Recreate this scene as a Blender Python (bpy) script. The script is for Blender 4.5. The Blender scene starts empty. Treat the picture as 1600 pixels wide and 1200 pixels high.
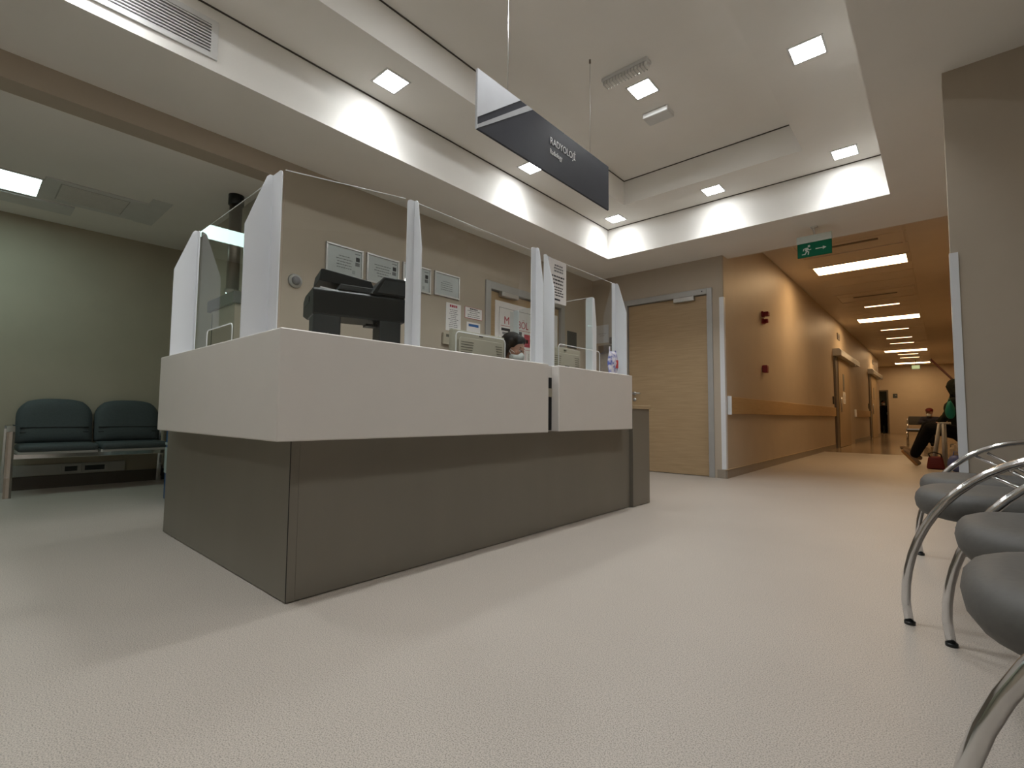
import bpy, bmesh, math, random
from mathutils import Vector, Matrix, Euler
C = bpy.context.scene.collection
random.seed(7)
PI = math.pi

# ------------------------------------------------------------------ materials
def mat(name, col, rough=.6, metal=0., var=.0, scale=8., bump=0., spec=.5, stretch=None, sheen=0., trans=0.):
    m = bpy.data.materials.new(name); m.use_nodes = True
    nt = m.node_tree; b = nt.nodes['Principled BSDF']
    b.inputs['Base Color'].default_value = (*col, 1)
    b.inputs['Roughness'].default_value = rough
    b.inputs['Metallic'].default_value = metal
    b.inputs['Specular IOR Level'].default_value = spec
    if sheen: b.inputs['Sheen Weight'].default_value = sheen
    tc = nt.nodes.new('ShaderNodeTexCoord'); mp = nt.nodes.new('ShaderNodeMapping')
    nt.links.new(tc.outputs['Object'], mp.inputs['Vector'])
    if stretch: mp.inputs['Scale'].default_value = stretch
    nz = nt.nodes.new('ShaderNodeTexNoise'); nz.inputs['Scale'].default_value = scale; nz.inputs['Detail'].default_value = 6
    nt.links.new(mp.outputs['Vector'], nz.inputs['Vector'])
    cr = nt.nodes.new('ShaderNodeValToRGB')
    cr.color_ramp.elements[0].position = .3; cr.color_ramp.elements[1].position = .7
    v = var if var else .03
    cr.color_ramp.elements[0].color = (*[c*(1-v) for c in col], 1)
    cr.color_ramp.elements[1].color = (*[min(1, c*(1+v)) for c in col], 1)
    nt.links.new(nz.outputs['Fac'], cr.inputs['Fac']); nt.links.new(cr.outputs['Color'], b.inputs['Base Color'])
    if bump:
        bp = nt.nodes.new('ShaderNodeBump'); bp.inputs['Strength'].default_value = bump; bp.inputs['Distance'].default_value = .002
        nt.links.new(nz.outputs['Fac'], bp.inputs['Height']); nt.links.new(bp.outputs['Normal'], b.inputs['Normal'])
    return m

def emit(name, col, s):
    m = bpy.data.materials.new(name); m.use_nodes = True
    nt = m.node_tree; nt.nodes.clear()
    e = nt.nodes.new('ShaderNodeEmission'); o = nt.nodes.new('ShaderNodeOutputMaterial')
    e.inputs['Color'].default_value = (*col, 1); e.inputs['Strength'].default_value = s
    nt.links.new(e.outputs[0], o.inputs['Surface'])
    return m

def floor_mat(name, base, rough, speck):
    m = bpy.data.materials.new(name); m.use_nodes = True
    nt = m.node_tree; b = nt.nodes['Principled BSDF']
    tc = nt.nodes.new('ShaderNodeTexCoord')
    n1 = nt.nodes.new('ShaderNodeTexNoise'); n1.inputs['Scale'].default_value = 270; n1.inputs['Detail'].default_value = 3
    n2 = nt.nodes.new('ShaderNodeTexNoise'); n2.inputs['Scale'].default_value = 1.3; n2.inputs['Detail'].default_value = 5
    for n in (n1, n2): nt.links.new(tc.outputs['Object'], n.inputs['Vector'])
    r1 = nt.nodes.new('ShaderNodeValToRGB')
    e = r1.color_ramp.elements
    e[0].position = .36; e[0].color = (*[c*(1-speck) for c in base], 1)
    e[1].position = .5; e[1].color = (*base, 1)
    k = r1.color_ramp.elements.new(.66); k.color = (*[min(1, c*(1+speck*.45)) for c in base], 1)
    nt.links.new(n1.outputs['Fac'], r1.inputs['Fac'])
    r2 = nt.nodes.new('ShaderNodeValToRGB')
    r2.color_ramp.elements[0].position = .3; r2.color_ramp.elements[0].color = (.93, .93, .93, 1)
    r2.color_ramp.elements[1].position = .7; r2.color_ramp.elements[1].color = (1, 1, 1, 1)
    nt.links.new(n2.outputs['Fac'], r2.inputs['Fac'])
    mx = nt.nodes.new('ShaderNodeMix'); mx.data_type = 'RGBA'; mx.blend_type = 'MULTIPLY'; mx.inputs[0].default_value = 1
    nt.links.new(r1.outputs['Color'], mx.inputs[6]); nt.links.new(r2.outputs['Color'], mx.inputs[7])
    nt.links.new(mx.outputs[2], b.inputs['Base Color'])
    b.inputs['Roughness'].default_value = rough
    bp = nt.nodes.new('ShaderNodeBump'); bp.inputs['Strength'].default_value = .12; bp.inputs['Distance'].default_value = .001
    nt.links.new(n1.outputs['Fac'], bp.inputs['Height']); nt.links.new(bp.outputs['Normal'], b.inputs['Normal'])
    return m

def wood_mat(name, a, c, horizontal=True, rough=.45):
    m = bpy.data.materials.new(name); m.use_nodes = True
    nt = m.node_tree; b = nt.nodes['Principled BSDF']
    tc = nt.nodes.new('ShaderNodeTexCoord'); mp = nt.nodes.new('ShaderNodeMapping')
    mp.inputs['Scale'].default_value = (1.2, 1.2, 26) if horizontal else (26, 26, 1.2)
    n = nt.nodes.new('ShaderNodeTexNoise'); n.inputs['Scale'].default_value = 2.2; n.inputs['Detail'].default_value = 7; n.inputs['Roughness'].default_value = .62
    r = nt.nodes.new('ShaderNodeValToRGB')
    r.color_ramp.elements[0].position = .3; r.color_ramp.elements[0].color = (*a, 1)
    r.color_ramp.elements[1].position = .7; r.color_ramp.elements[1].color = (*c, 1)
    nt.links.new(tc.outputs['Object'], mp.inputs['Vector']); nt.links.new(mp.outputs['Vector'], n.inputs['Vector'])
    nt.links.new(n.outputs['Fac'], r.inputs['Fac']); nt.links.new(r.outputs['Color'], b.inputs['Base Color'])
    b.inputs['Roughness'].default_value = rough
    return m

def glass_mat(name, tint=(.97, .985, .98), gain=1.0):
    m = bpy.data.materials.new(name); m.use_nodes = True
    nt = m.node_tree; nt.nodes.clear()
    o = nt.nodes.new('ShaderNodeOutputMaterial'); mix = nt.nodes.new('ShaderNodeMixShader')
    t = nt.nodes.new('ShaderNodeBsdfTransparent'); t.inputs['Color'].default_value = (*tint, 1)
    g = nt.nodes.new('ShaderNodeBsdfGlossy'); g.inputs['Roughness'].default_value = .01
    fr = nt.nodes.new('ShaderNodeFresnel'); fr.inputs['IOR'].default_value = 1.5
    ge = nt.nodes.new('ShaderNodeNewGeometry')
    inv = nt.nodes.new('ShaderNodeMath'); inv.operation = 'SUBTRACT'; inv.inputs[0].default_value = 1
    mul = nt.nodes.new('ShaderNodeMath'); mul.operation = 'MULTIPLY'
    mul2 = nt.nodes.new('ShaderNodeMath'); mul2.operation = 'MULTIPLY'; mul2.inputs[1].default_value = gain
    nt.links.new(ge.outputs['Backfacing'], inv.inputs[1])
    nt.links.new(fr.outputs[0], mul.inputs[0]); nt.links.new(inv.outputs[0], mul.inputs[1])
    nt.links.new(mul.outputs[0], mul2.inputs[0])
    nt.links.new(mul2.outputs[0], mix.inputs[0]); nt.links.new(t.outputs[0], mix.inputs[1]); nt.links.new(g.outputs[0], mix.inputs[2])
    nt.links.new(mix.outputs[0], o.inputs['Surface'])
    return m

M = {}
M['ceil'] = mat('ceiling_paint', (.84, .82, .78), .85, var=.02, scale=2)
M['wall'] = mat('beige_wall_paint', (.445, .385, .308), .7, var=.03, scale=3, bump=.05)
M['wallL'] = mat('olive_wall_paint', (.40, .36, .275), .7, var=.03, scale=3)
M['wallC'] = mat('corridor_wall_paint', (.50, .41, .30), .5, var=.03, scale=3)
M['ceilC'] = mat('corridor_ceiling_paint', (.66, .58, .47), .6, var=.02, scale=2)
M['panelC'] = mat('corridor_ceiling_metal_panels', (.62, .54, .43), .4, .1, var=.03, scale=2)
M['floor'] = floor_mat('beige_speckled_vinyl', (.465, .418, .366), .45, .42)
M['floorC'] = floor_mat('brown_polished_vinyl', (.30, .225, .145), .16, .12)
M['base'] = mat('skirting_vinyl', (.30, .26, .21), .5)
M['baseL'] = mat('dark_skirting', (.085, .07, .055), .5)
M['white'] = mat('white_laminate', (.72, .69, .655), .38, var=.01)
M['kick'] = mat('grey_brown_laminate', (.195, .178, .146), .45, var=.03, scale=5, stretch=(1, 1, .2))
M['gap'] = mat('shadow_gap', (.06, .052, .042), .8)
M['dark'] = mat('black_gap', (.01, .01, .01), .8)
M['oak'] = wood_mat('oak_veneer', (.36, .255, .14), (.45, .325, .19))
M['oak_t'] = wood_mat('pale_oak_edge', (.40, .30, .18), (.48, .37, .235))
M['oakC'] = wood_mat('oak_veneer_corridor', (.34, .245, .14), (.42, .31, .18), False)
M['rail'] = wood_mat('wood_handrail', (.42, .27, .12), (.50, .33, .155))
M['grey'] = mat('grey_painted_metal', (.42, .42, .41), .4, .3)
M['alu'] = mat('brushed_aluminium', (.55, .55, .54), .35, .85, scale=40)
M['alu_d'] = mat('dark_steel', (.20, .17, .14), .35, .8, scale=40)
M['chrome'] = mat('chrome', (.72, .72, .73), .12, 1., scale=30)
M['acryl'] = mat('white_acrylic', (.73, .755, .79), .3, var=.01)
M['frost'] = mat('polished_pane_edge', (.75, .77, .78), .3)
M['glass'] = glass_mat('clear_screen_pane')
M['fabric'] = mat('grey_upholstery', (.088, .085, .078), .62, var=.08, scale=60, bump=.15)
M['fabricL'] = mat('slate_upholstery', (.060, .075, .078), .7, var=.08, scale=60, bump=.15)
M['seatbar'] = mat('pale_seat_pan', (.42, .42, .40), .5)
M['black'] = mat('black_plastic', (.010, .0115, .0115), .40, var=.15, scale=30)
M['black2'] = mat('charcoal_plastic', (.030, .033, .034), .45)
M['mon'] = mat('olive_grey_plastic', (.36, .345, .275), .55)
M['mon2'] = mat('olive_grey_vents', (.10, .095, .07), .6)
M['paper'] = mat('white_paper', (.80, .78, .77), .7)
M['paper2'] = mat('grey_certificate_paper', (.60, .61, .62), .35)
M['ink'] = mat('grey_ink', (.20, .20, .21), .7)
M['inkd'] = mat('dark_ink', (.03, .03, .035), .7)
M['red'] = mat('red_ink', (.42, .04, .07), .6)
M['redp'] = mat('red_plastic', (.24, .010, .012), .4)
M['bluei'] = mat('blue_ink', (.02, .12, .36), .6)
M['signd'] = mat('charcoal_sign_face', (.042, .044, .054), .55, spec=.2)
M['signw'] = mat('pale_sign_face', (.62, .64, .68), .45)
M['signl'] = mat('light_grey_sign_band', (.42, .43, .45), .45)
M['lett'] = mat('white_lettering', (.78, .78, .78), .5)
M['green'] = mat('exit_green', (.004, .12, .06), .65, spec=.15)
M['exw'] = mat('exit_white', (.55, .60, .55), .5)
M['grille'] = mat('white_grille', (.66, .66, .65), .5)
M['cassette'] = mat('cassette_grille', (.70, .69, .66), .6)
M['skin'] = mat('skin', (.40, .215, .15), .5, var=.05, scale=20)
M['skin_d'] = mat('eyelid_skin', (.25, .11, .085), .5)
M['hair'] = mat('black_hair', (.007, .0055, .0055), .65, spec=.15, var=.3, scale=80, stretch=(1, 1, .2))
M['mask'] = mat('pale_surgical_mask', (.62, .66, .66), .7)
M['eye'] = mat('eye_white', (.6, .58, .55), .3)
M['navy'] = mat('dark_tunic', (.03, .032, .05), .8)
M['dkgreen'] = mat('dark_green_jacket', (.011, .014, .009), .85, spec=.2, var=.3, scale=14)
M['blk'] = mat('black_cloth', (.004, .004, .0045), .9, spec=.2)
M['shoe'] = mat('tan_shoe', (.25, .17, .10), .7)
M['sole'] = mat('orange_brown_sole', (.42, .23, .08), .7)
M['bag_r'] = mat('dark_red_bag', (.15, .012, .010), .6)
M['darkred'] = mat('dark_red_lacquer', (.07, .014, .008), .5)
M['bag_b'] = mat('blue_bag', (.10, .14, .36), .6)
M['teal'] = mat('teal_bag', (.0, .19, .14), .6)
M['cloth'] = mat('beige_cloth', (.36, .29, .20), .9)
M['tube_w'] = mat('pale_tube', (.42, .41, .37), .4)
M['bin'] = mat('blue_plastic', (.015, .085, .22), .4)
M['binw'] = mat('white_band', (.42, .50, .50), .5)
M['beigec'] = mat('beige_cabinet', (.40, .36, .28), .55)
M['slab'] = mat('dark_grey_slab', (.10, .11, .105), .35)
M['pink'] = mat('pack_lilac', (.55, .55, .70), .4, var=.35, scale=26)
_e = [n for n in M['pink'].node_tree.nodes if n.type == 'VALTORGB'][0].color_ramp.elements
_e[0].color = (.10, .13, .42, 1); _e[1].color = (.72, .70, .76, 1); _e[0].position = .40; _e[1].position = .56
M['packred'] = mat('pack_red', (.55, .06, .06), .4)
M['plaque'] = mat('charcoal_plaque', (.05, .06, .06), .5)
M['brownbox'] = mat('brown_plastic', (.13, .10, .075), .5)
M['daylit'] = mat('pale_green_wall', (.30, .38, .36), .7)  # pale green tone of the wall beyond the far doorway
HALL = 93.
M['L_hall'] = emit('downlight_diffuser', (.975, .995, 1), HALL*.36)
M['L_hall2'] = emit('high_downlight_diffuser', (.975, .995, 1), HALL*1.0)
M['L_corr'] = emit('corridor_panel_diffuser', (1, .665, .35), 17.5)
M['L_corr2'] = emit('corridor_strip_diffuser', (1, .66, .36), 6.)  # glow added so the narrow ceiling slots look bright
M['L_left'] = emit('cool_panel_diffuser', (.74, 1., .95), 6.8)
M['L_exit'] = emit('lit_exit_face', (.9, .95, .45), .55)

# ------------------------------------------------------------------ mesh helper
class MB:
    def __init__(s): s.bm = bmesh.new(); s.mats = []
    def mi(s, m):
        m = M[m] if isinstance(m, str) else m
        if m not in s.mats: s.mats.append(m)
        return s.mats.index(m)
    def _merge(s, b, m, smooth=False, mtx=None):
        i = s.mi(m); mp = {}
        for v in b.verts: mp[v] = s.bm.verts.new(mtx @ v.co if mtx else v.co)
        for f in b.faces:
            try:
                nf = s.bm.faces.new([mp[v] for v in f.verts]); nf.material_index = i; nf.smooth = smooth
            except ValueError: pass
        b.free(); return s
    def box(s, x0, x1, y0, y1, z0, z1, m, bev=0, seg=2, mtx=None, smooth=False):
        b = bmesh.new(); bmesh.ops.create_cube(b, size=1)
        for v in b.verts:
            v.co = Vector((x0 + (v.co.x+.5)*(x1-x0), y0 + (v.co.y+.5)*(y1-y0), z0 + (v.co.z+.5)*(z1-z0)))
        if bev: bmesh.ops.bevel(b, geom=list(b.edges), offset=bev, segments=seg, profile=.5, affect='EDGES')
        bmesh.ops.recalc_face_normals(b, faces=b.faces)
        return s._merge(b, m, smooth, mtx)
    def prism(s, pts, axis, a, c, m, bev=0, smooth=False, mtx=None, seg=2):
        # pts: 2D polygon in the plane across axis ('X': (y,z), 'Y': (x,z), 'Z': (x,y)), from a to c along axis
        b = bmesh.new()
        def mk(p, t): return {'X': (t, p[0], p[1]), 'Y': (p[0], t, p[1]), 'Z': (p[0], p[1], t)}[axis]
        v0 = [b.verts.new(mk(p, a)) for p in pts]; v1 = [b.verts.new(mk(p, c)) for p in pts]
        b.faces.new(v0); b.faces.new(v1[::-1])
        n = len(pts)
        for i in range(n): b.faces.new([v0[i], v0[(i+1) % n], v1[(i+1) % n], v1[i]])
        bmesh.ops.recalc_face_normals(b, faces=b.faces)
        if bev: bmesh.ops.bevel(b, geom=list(b.edges), offset=bev, segments=seg, profile=.5, affect='EDGES')
        return s._merge(b, m, smooth, mtx)
    def tube(s, pts, r, m, seg=12, caps=True, flat=None):
        pts = [Vector(p) for p in pts]; n = len(pts)
        rs = r if isinstance(r, (list, tuple)) else [r]*n
        b = bmesh.new(); rings = []; up = None
        for i, p in enumerate(pts):
            t = (pts[min(i+1, n-1)] - pts[max(i-1, 0)]).normalized()
            if up is None:
                up = Vector((0, 0, 1)) if abs(t.z) < .9 else Vector((1, 0, 0))
                if flat: up = Vector(flat[2])
            a = t.cross(up).normalized(); c = a.cross(t).normalized(); up = c
            ring = []
            for k in range(seg):
                th = 2*PI*k/seg
                if flat:
                    w, h = flat[0], flat[1]; cs, sn = math.cos(th+PI/seg), math.sin(th+PI/seg)
                    q = max(abs(cs), abs(sn)); ring.append(b.verts.new(p + a*(cs/q*w/2) + c*(sn/q*h/2)))
                else: ring.append(b.verts.new(p + a*math.cos(th)*rs[i] + c*math.sin(th)*rs[i]))
            rings.append(ring)
        for i in range(n-1):
            for k in range(seg): b.faces.new([rings[i][k], rings[i][(k+1) % seg], rings[i+1][(k+1) % seg], rings[i+1][k]])
        if caps: b.faces.new(rings[0][::-1]); b.faces.new(rings[-1])
        bmesh.ops.recalc_face_normals(b, faces=b.faces)
        return s._merge(b, m, not flat)
    def cyl(s, p0, p1, r, m, seg=24, r1=None):
        return s.tube([p0, p1], [r, r if r1 is None else r1], m, seg)
    def ell(s, c, r, m, mtx=None, u=20, v=12):
        b = bmesh.new(); bmesh.ops.create_uvsphere(b, u_segments=u, v_segments=v, radius=1)
        for k in b.verts: k.co = Vector((c[0]+k.co.x*r[0], c[1]+k.co.y*r[1], c[2]+k.co.z*r[2]))
        return s._merge(b, m, True, mtx)
    def cap(s, p0, r0, p1, r1, m, mtx=None):
        b = bmesh.new()
        for p, r in ((p0, r0), (p1, r1)):
            bmesh.ops.create_icosphere(b, subdivisions=2, radius=r, matrix=Matrix.Translation(Vector(p)))
        out = bmesh.ops.convex_hull(b, input=list(b.verts))
        dead = [g for g in out['geom_interior'] if isinstance(g, bmesh.types.BMVert)]
        bmesh.ops.delete(b, geom=dead, context='VERTS')
        return s._merge(b, m, True, mtx)
    def rect(s, face, u0, u1, v0, v1, at, m, t=.001):
        # thin printed patch on a plane: face '+X' (u=y) or '-Y' (u=x); v=z
        if face == '+X': return s.box(at, at+t, u0, u1, v0, v1, m)
        return s.box(u0, u1, at-t, at, v0, v1, m)

LOC = {}
def _link(name, mb, parent, base, voxel=0, smooth_it=6):
    me = bpy.data.meshes.new(name); mb.bm.to_mesh(me); mb.bm.free()
    for m in mb.mats: me.materials.append(m)
    o = bpy.data.objects.new(name, me); C.objects.link(o)
    if voxel:
        r = o.modifiers.new('r', 'REMESH'); r.mode = 'VOXEL'; r.voxel_size = voxel; r.use_smooth_shade = True
        sm = o.modifiers.new('s', 'SMOOTH'); sm.factor = .5; sm.iterations = smooth_it
        dg = bpy.context.evaluated_depsgraph_get(); dg.update()
        nm = bpy.data.meshes.new_from_object(o.evaluated_get(dg)); o.modifiers.clear(); o.data = nm
        nm.name = name
        if not nm.materials:
            for m in mb.mats: nm.materials.append(m)
    o.data.transform(Matrix.Translation(-Vector(base)))
    if parent: o.parent = parent
    else: o.location = base
    LOC[o.name] = Vector(base)
    return o
def thing(name, label, cat, loc, group=None):
    o = bpy.data.objects.new(name, None); C.objects.link(o); o.location = loc; o.empty_display_size = .05
    o['label'] = label; o['category'] = cat
    if group: o['group'] = group
    LOC[o.name] = Vector(loc); return o
def solo(name, mb, label, cat, loc, group=None, **k):
    o = _link(name, mb, None, loc, **k); o['label'] = label; o['category'] = cat
    if group: o['group'] = group
    return o
def part(name, mb, parent, label=None, **k):
    o = _link(name, mb, parent, LOC[parent.name], **k)
    if label: o['label'] = label
    return o
def struct(name, mb, parent=None):
    if parent: return part(name, mb, parent)
    o = _link(name, mb, None, (0, 0, 0)); o['kind'] = 'structure'; return o
def struct_root(name, loc):
    o = bpy.data.objects.new(name, None); C.objects.link(o); o.location = loc; o['kind'] = 'structure'; o.empty_display_size = .05
    LOC[o.name] = Vector(loc); return o

def text(name, s, parent, face, u0, u1, v0, at, m, height=None):
    cu = bpy.data.curves.new(name, 'FONT'); cu.body = s; cu.size = 1; cu.extrude = .002; cu.resolution_u = 3
    o = bpy.data.objects.new(name, cu); C.objects.link(o)
    dg = bpy.context.evaluated_depsgraph_get(); dg.update()
    me = bpy.data.meshes.new_from_object(o.evaluated_get(dg)); bpy.data.objects.remove(o); bpy.data.curves.remove(cu)
    xs = [v.co.x for v in me.vertices]; ys = [v.co.y for v in me.vertices]
    sx = (u1-u0)/(max(xs)-min(xs)); sy = (height/(max(ys)-min(ys))) if height else sx
    base = LOC[parent.name]; mx = min(xs); my = min(ys)
    for v in me.vertices:
        u = u0 + (v.co.x-mx)*sx; w = v0 + (v.co.y-my)*sy; d = .0012 + v.co.z*.3
        v.co = (Vector((at+d, u, w)) if face == '+X' else Vector((u, at-d, w))) - base
    me.materials.clear(); me.materials.append(M[m])
    ob = bpy.data.objects.new(name, me); C.objects.link(ob); ob.parent = parent; LOC[ob.name] = base
    return ob

def scribble(mb, face, u0, u1, v0, v1, at, rows, m, seed=1, fill=.55):
    r = random.Random(seed); h = (v1-v0)/rows
    for i in range(rows):
        y = v1 - (i+.75)*h; L = (u1-u0)*r.uniform(.5, .95); c = (u0+u1)/2; x = c-L/2
        while x < c+L/2:
            w = r.uniform(.012, .03); mb.rect(face, x, min(x+w, c+L/2), y, y+h*fill, at, m, .0008); x += w+.006

# ------------------------------------------------------------------ camera (pose solved from the vanishing lines)
yaw, pitch, roll = math.radians(41.398), math.radians(3.593), math.radians(.525)
f = Vector((-math.sin(yaw)*math.cos(pitch), math.cos(yaw)*math.cos(pitch), math.sin(pitch)))
r = Vector((math.cos(yaw), math.sin(yaw), 0)); u = r.cross(f)
r2 = r*math.cos(roll) + u*math.sin(roll); u2 = -r*math.sin(roll) + u*math.cos(roll)
cd = bpy.data.cameras.new('camera'); co = bpy.data.objects.new('camera', cd); C.objects.link(co)
mw = Matrix.Identity(4)
for i in range(3): mw[i][0], mw[i][1], mw[i][2] = r2[i], u2[i], -f[i]
mw[2][3] = .8; co.matrix_world = mw
cd.sensor_width = 36; cd.lens = 762.06/1600*36; cd.clip_start = .02; cd.clip_end = 100
bpy.context.scene.camera = co

# ------------------------------------------------------------------ setting
H = 2.94; ZL = 2.775; ZC = 3.49; XB = -4.12; YD = 6.61; XC = -2.12; YS = 3.93
YE = 32.; YF = -2.6; XR = 1.15; XL = -6.95; YA = 1.72; XCR = .85
mb = MB()
mb.box(XL-.2, XR+.2, YF-.2, 6.7, -.1, 0, 'floor'); mb.box(XC-.2, XR+.2, 6.7, 13.55, -.1, 0, 'floor')
mb.box(-3.4, XR+.2, 13.55, YE+1.6, -.1, 0, 'floorC')
struct('floor', mb)
# back wall behind the desk (with door opening) and its header over the left bay
D2a, D2b, D2z = 4.20, 5.78, 2.42
mb = MB(); t = .18
mb.box(XB-t, XB, YA-.0, D2a, 0, H+.1, 'wall'); mb.box(XB-t, XB, D2b, YD+.2, 0, H+.1, 'wall'); mb.box(XB-t, XB, D2a, D2b, D2z, H+.1, 'wall')
mb.box(XB-t, XB, YF, YA, ZL, H+.1, 'wall')
struct('wall_back', mb)
mb = MB(); mb.box(XL-.2, XL, YF-.2, YA+.2, 0, ZL+.3, 'wallL'); struct('wall_left', mb)
mb = MB(); mb.box(XL, XB-t, YA, YA+.18, 0, ZL+.3, 'wallL'); struct('bay_wall', mb)
mb = MB(); mb.box(XL-.2, XR+.2, YF-.2, YF, 0, 3.8, 'wall'); struct('wall_front', mb)
mb = MB(); mb.box(XR, XR+.2, YF, YS, 0, H+.1, 'wall'); struct('wall_right', mb)
mb = MB(); mb.box(.07, XR+.2, YS, YS+.16, 0, H, 'wall'); struct('corner_wall', mb)
D1a, D1b, D1z = -3.575, -2.30, 2.52
mb = MB()
mb.box(XB-.0, D1a, YD, YD+.19, 0, H+.1, 'wall'); mb.box(D1a, D1b, YD, YD+.19, D1z, H+.1, 'wall')
struct('wall_far', mb)
mb = MB()
mb.box(XC-.18, XC-.004, YD, YD+.02, 0, H+.02, 'wall'); mb.box(XC-.18, XC, YD+.02, 27.6, 0, ZC+.1, 'wallC')
struct('corridor_wall_left', mb)
mb = MB(); mb.box(XCR, XCR+.2, YS+.16, YE, 0, ZC+.1, 'wallC'); struct('corridor_wall_right', mb)
ED = (-2.42, -2.14, 2.2)
mb = MB(); mb.box(ED[1], XCR+.2, YE, YE+.2, 0, ZC+.1, 'wallC'); mb.box(-3.4, ED[0]-.5, YE, YE+.2, 0, ZC+.1, 'wallC')
mb.box(ED[0]-.5, ED[1], YE, YE+.2, ED[2], ZC+.1, 'wallC'); struct('corridor_wall_far', mb)
mb = MB(); mb.box(-3.6, -3.4, 27.6, YE+1.6, 0, ZC+.1, 'wallC'); mb.box(-3.4, XC-.18, 27.42, 27.6, 0, ZC+.1, 'wallC'); struct('recess_wall', mb)
mb = MB(); mb.box(-3.4, -1.4, YE+1.4, YE+1.6, 0, 2.6, 'daylit'); struct('doorway_wall', mb)
# ceilings: hall soffit with a two-step tray
T0 = (-3.368, -.303, -1.95, 5.787); T1 = (-2.81, -.917, -1.38, 5.212); Z1, Z2 = 3.35, 3.645
mb = MB()
def ring(o, i, z0, z1, m):
    mb.box(o[0], i[0], o[2], o[3], z0, z1, m); mb.box(i[1], o[1], o[2], o[3], z0, z1, m)
    mb.box(i[0], i[1], o[2], i[2], z0, z1, m); mb.box(i[0], i[1], i[3], o[3], z0, z1, m)
ring((XB-.0, XR+.2, YF, 6.80), T0, H, Z1, 'ceil')
ring((T0[0]-.3, T0[1]+.3, T0[2]-.3, T0[3]+.3), T1, Z1, Z2, 'ceil')
mb.box(T1[0]-.2, T1[1]+.2, T1[2]-.2, T1[3]+.2, Z2, Z2+.1, 'ceil')
struct('ceiling', mb)
mb = MB()   # dark shadow gaps at the top of each riser
for (T, z) in ((T0, Z1), (T1, Z2)):
    g = .008
    mb.box(T[0], T[0]+g, T[2], T[3], z-g, z, 'gap'); mb.box(T[0]+g, T[1]-.002, T[3]-g, T[3], z-g, z, 'gap')
struct('trim_1', mb)
mb = MB(); mb.box(XL, XB-t, YF, YA+.05, ZL, ZL+.12, 'ceil'); struct('bay_ceiling', mb)
mb = MB()
mb.box(-3.4, XCR+.1, 6.80, YE+.1, ZC, ZC+.1, 'ceilC'); mb.box(-3.4, -1.3, YE+.1, YE+1.6, 2.6, 2.7, 'ceilC')
mb.box(-3.4, XCR+.1, 6.80, 6.83, H, ZC, 'ceilC')
struct('corridor_ceiling', mb)
mb = MB()   # metal panels along the middle of the corridor ceiling
y = 7.0
while y < 31:
    mb.box(-1.72, -.30, y, y+.585, ZC-.012, ZC, 'panelC'); y += .6
struct('trim_2', mb)
mb = MB()
mb.box(XB, D1a-.06, YD-.012, YD, 0, .11, 'base'); mb.box(D1b+.07, XC, YD-.012, YD, 0, .11, 'base'); struct('baseboard_far', mb)
mb = MB(); mb.box(XC, XC+.014, YD, 15.2, 0, .11, 'base'); mb.box(XC, XC+.02, YD-.012, 15.2, .108, .116, 'oak_t'); mb.box(XC, XC+.014, 19.1, 27.6, 0, .11, 'base'); struct('corridor_baseboard', mb)
mb = MB(); mb.box(XL, XL+.014, YF, YA, 0, .13, 'baseL'); mb.box(XL, XB-t, YA-.014, YA, 0, .13, 'baseL'); struct('baseboard_left', mb)
mb = MB(); mb.box(.07, XR, YS-.014, YS, 0, .11, 'base'); struct('baseboard_right', mb)
mb = MB(); mb.box(XB, XB+.014, YA, D2a-.07, 0, .11, 'base'); mb.box(XB, XB+.014, D2b+.07, YD, 0, .11, 'base'); struct('baseboard_back', mb)
# corner guards
mb = MB(); mb.box(-2.172, XC+.006, YD-.006, YD, .115, 2.38, 'acryl'); mb.box(XC, XC+.006, YD, YD+.055, .115, 2.38, 'acryl'); struct('trim_3', mb)
mb = MB(); mb.box(.064, .105, YS-.006, YS, .115, 1.80, 'acryl'); mb.box(.064, .07, YS, YS+.05, .115, 1.80, 'acryl'); struct('trim_4', mb)

# doors of the hall
d = struct_root('door_1', (-2.92, YD+.06, 0))
mb = MB(); mb.box(-3.51, -2.335, YD+.03, YD+.075, .008, 2.445, 'oak', .002); part('leaf', mb, d)
mb = MB()
for a, b_ in ((-3.59, -3.515), (-2.333, -2.262)): mb.box(a, b_, YD-.018, YD+.12, 0, 2.53, 'grey', .004)
mb.box(-3.515, -2.333, YD-.018, YD+.12, 2.452, 2.53, 'grey', .004); mb.box(-2.40, -2.385, YD-.02, YD-.017, 2.485, 2.50, 'inkd')
part('door_frame', mb, d)
mb = MB(); mb.box(-2.79, -2.50, YD-.035, YD+.028, 2.385, 2.45, 'alu', .008); mb.box(-3.0, -2.79, YD-.03, YD-.012, 2.437, 2.452, 'alu_d'); part('door_closer', mb, d)
mb = MB(); mb.cyl((-3.42, YD+.03, 1.13), (-3.42, YD-.035, 1.13), .011, 'alu'); mb.tube([(-3.42, YD-.035, 1.13), (-3.40, YD-.045, 1.13), (-3.30, YD-.045, 1.13)], .011, 'alu')
mb.cyl((-3.42, YD+.03, 1.13), (-3.42, YD+.018, 1.13), .027, 'alu'); mb.cyl((-3.42, YD+.03, 1.04), (-3.42, YD+.018, 1.04), .025, 'alu'); part('door_handle', mb, d)
for z in (.25, 1.75, 2.30):
    mb = MB(); mb.cyl((-2.335, YD+.015, z-.05), (-2.335, YD+.015, z+.05), .009, 'alu'); part('hinge', mb, d)
d = struct_root('door_2', (XB-.06, 4.99, 0))
mb = MB(); mb.box(XB-.075, XB-.03, 4.262, 5.722, .008, 2.335, 'oak', .002); part('leaf', mb, d)
mb = MB()
for a, b_ in ((4.165, 4.255), (5.728, 5.815)): mb.box(XB-.12, XB+.018, a, b_, 0, 2.44, 'grey', .004)
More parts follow.
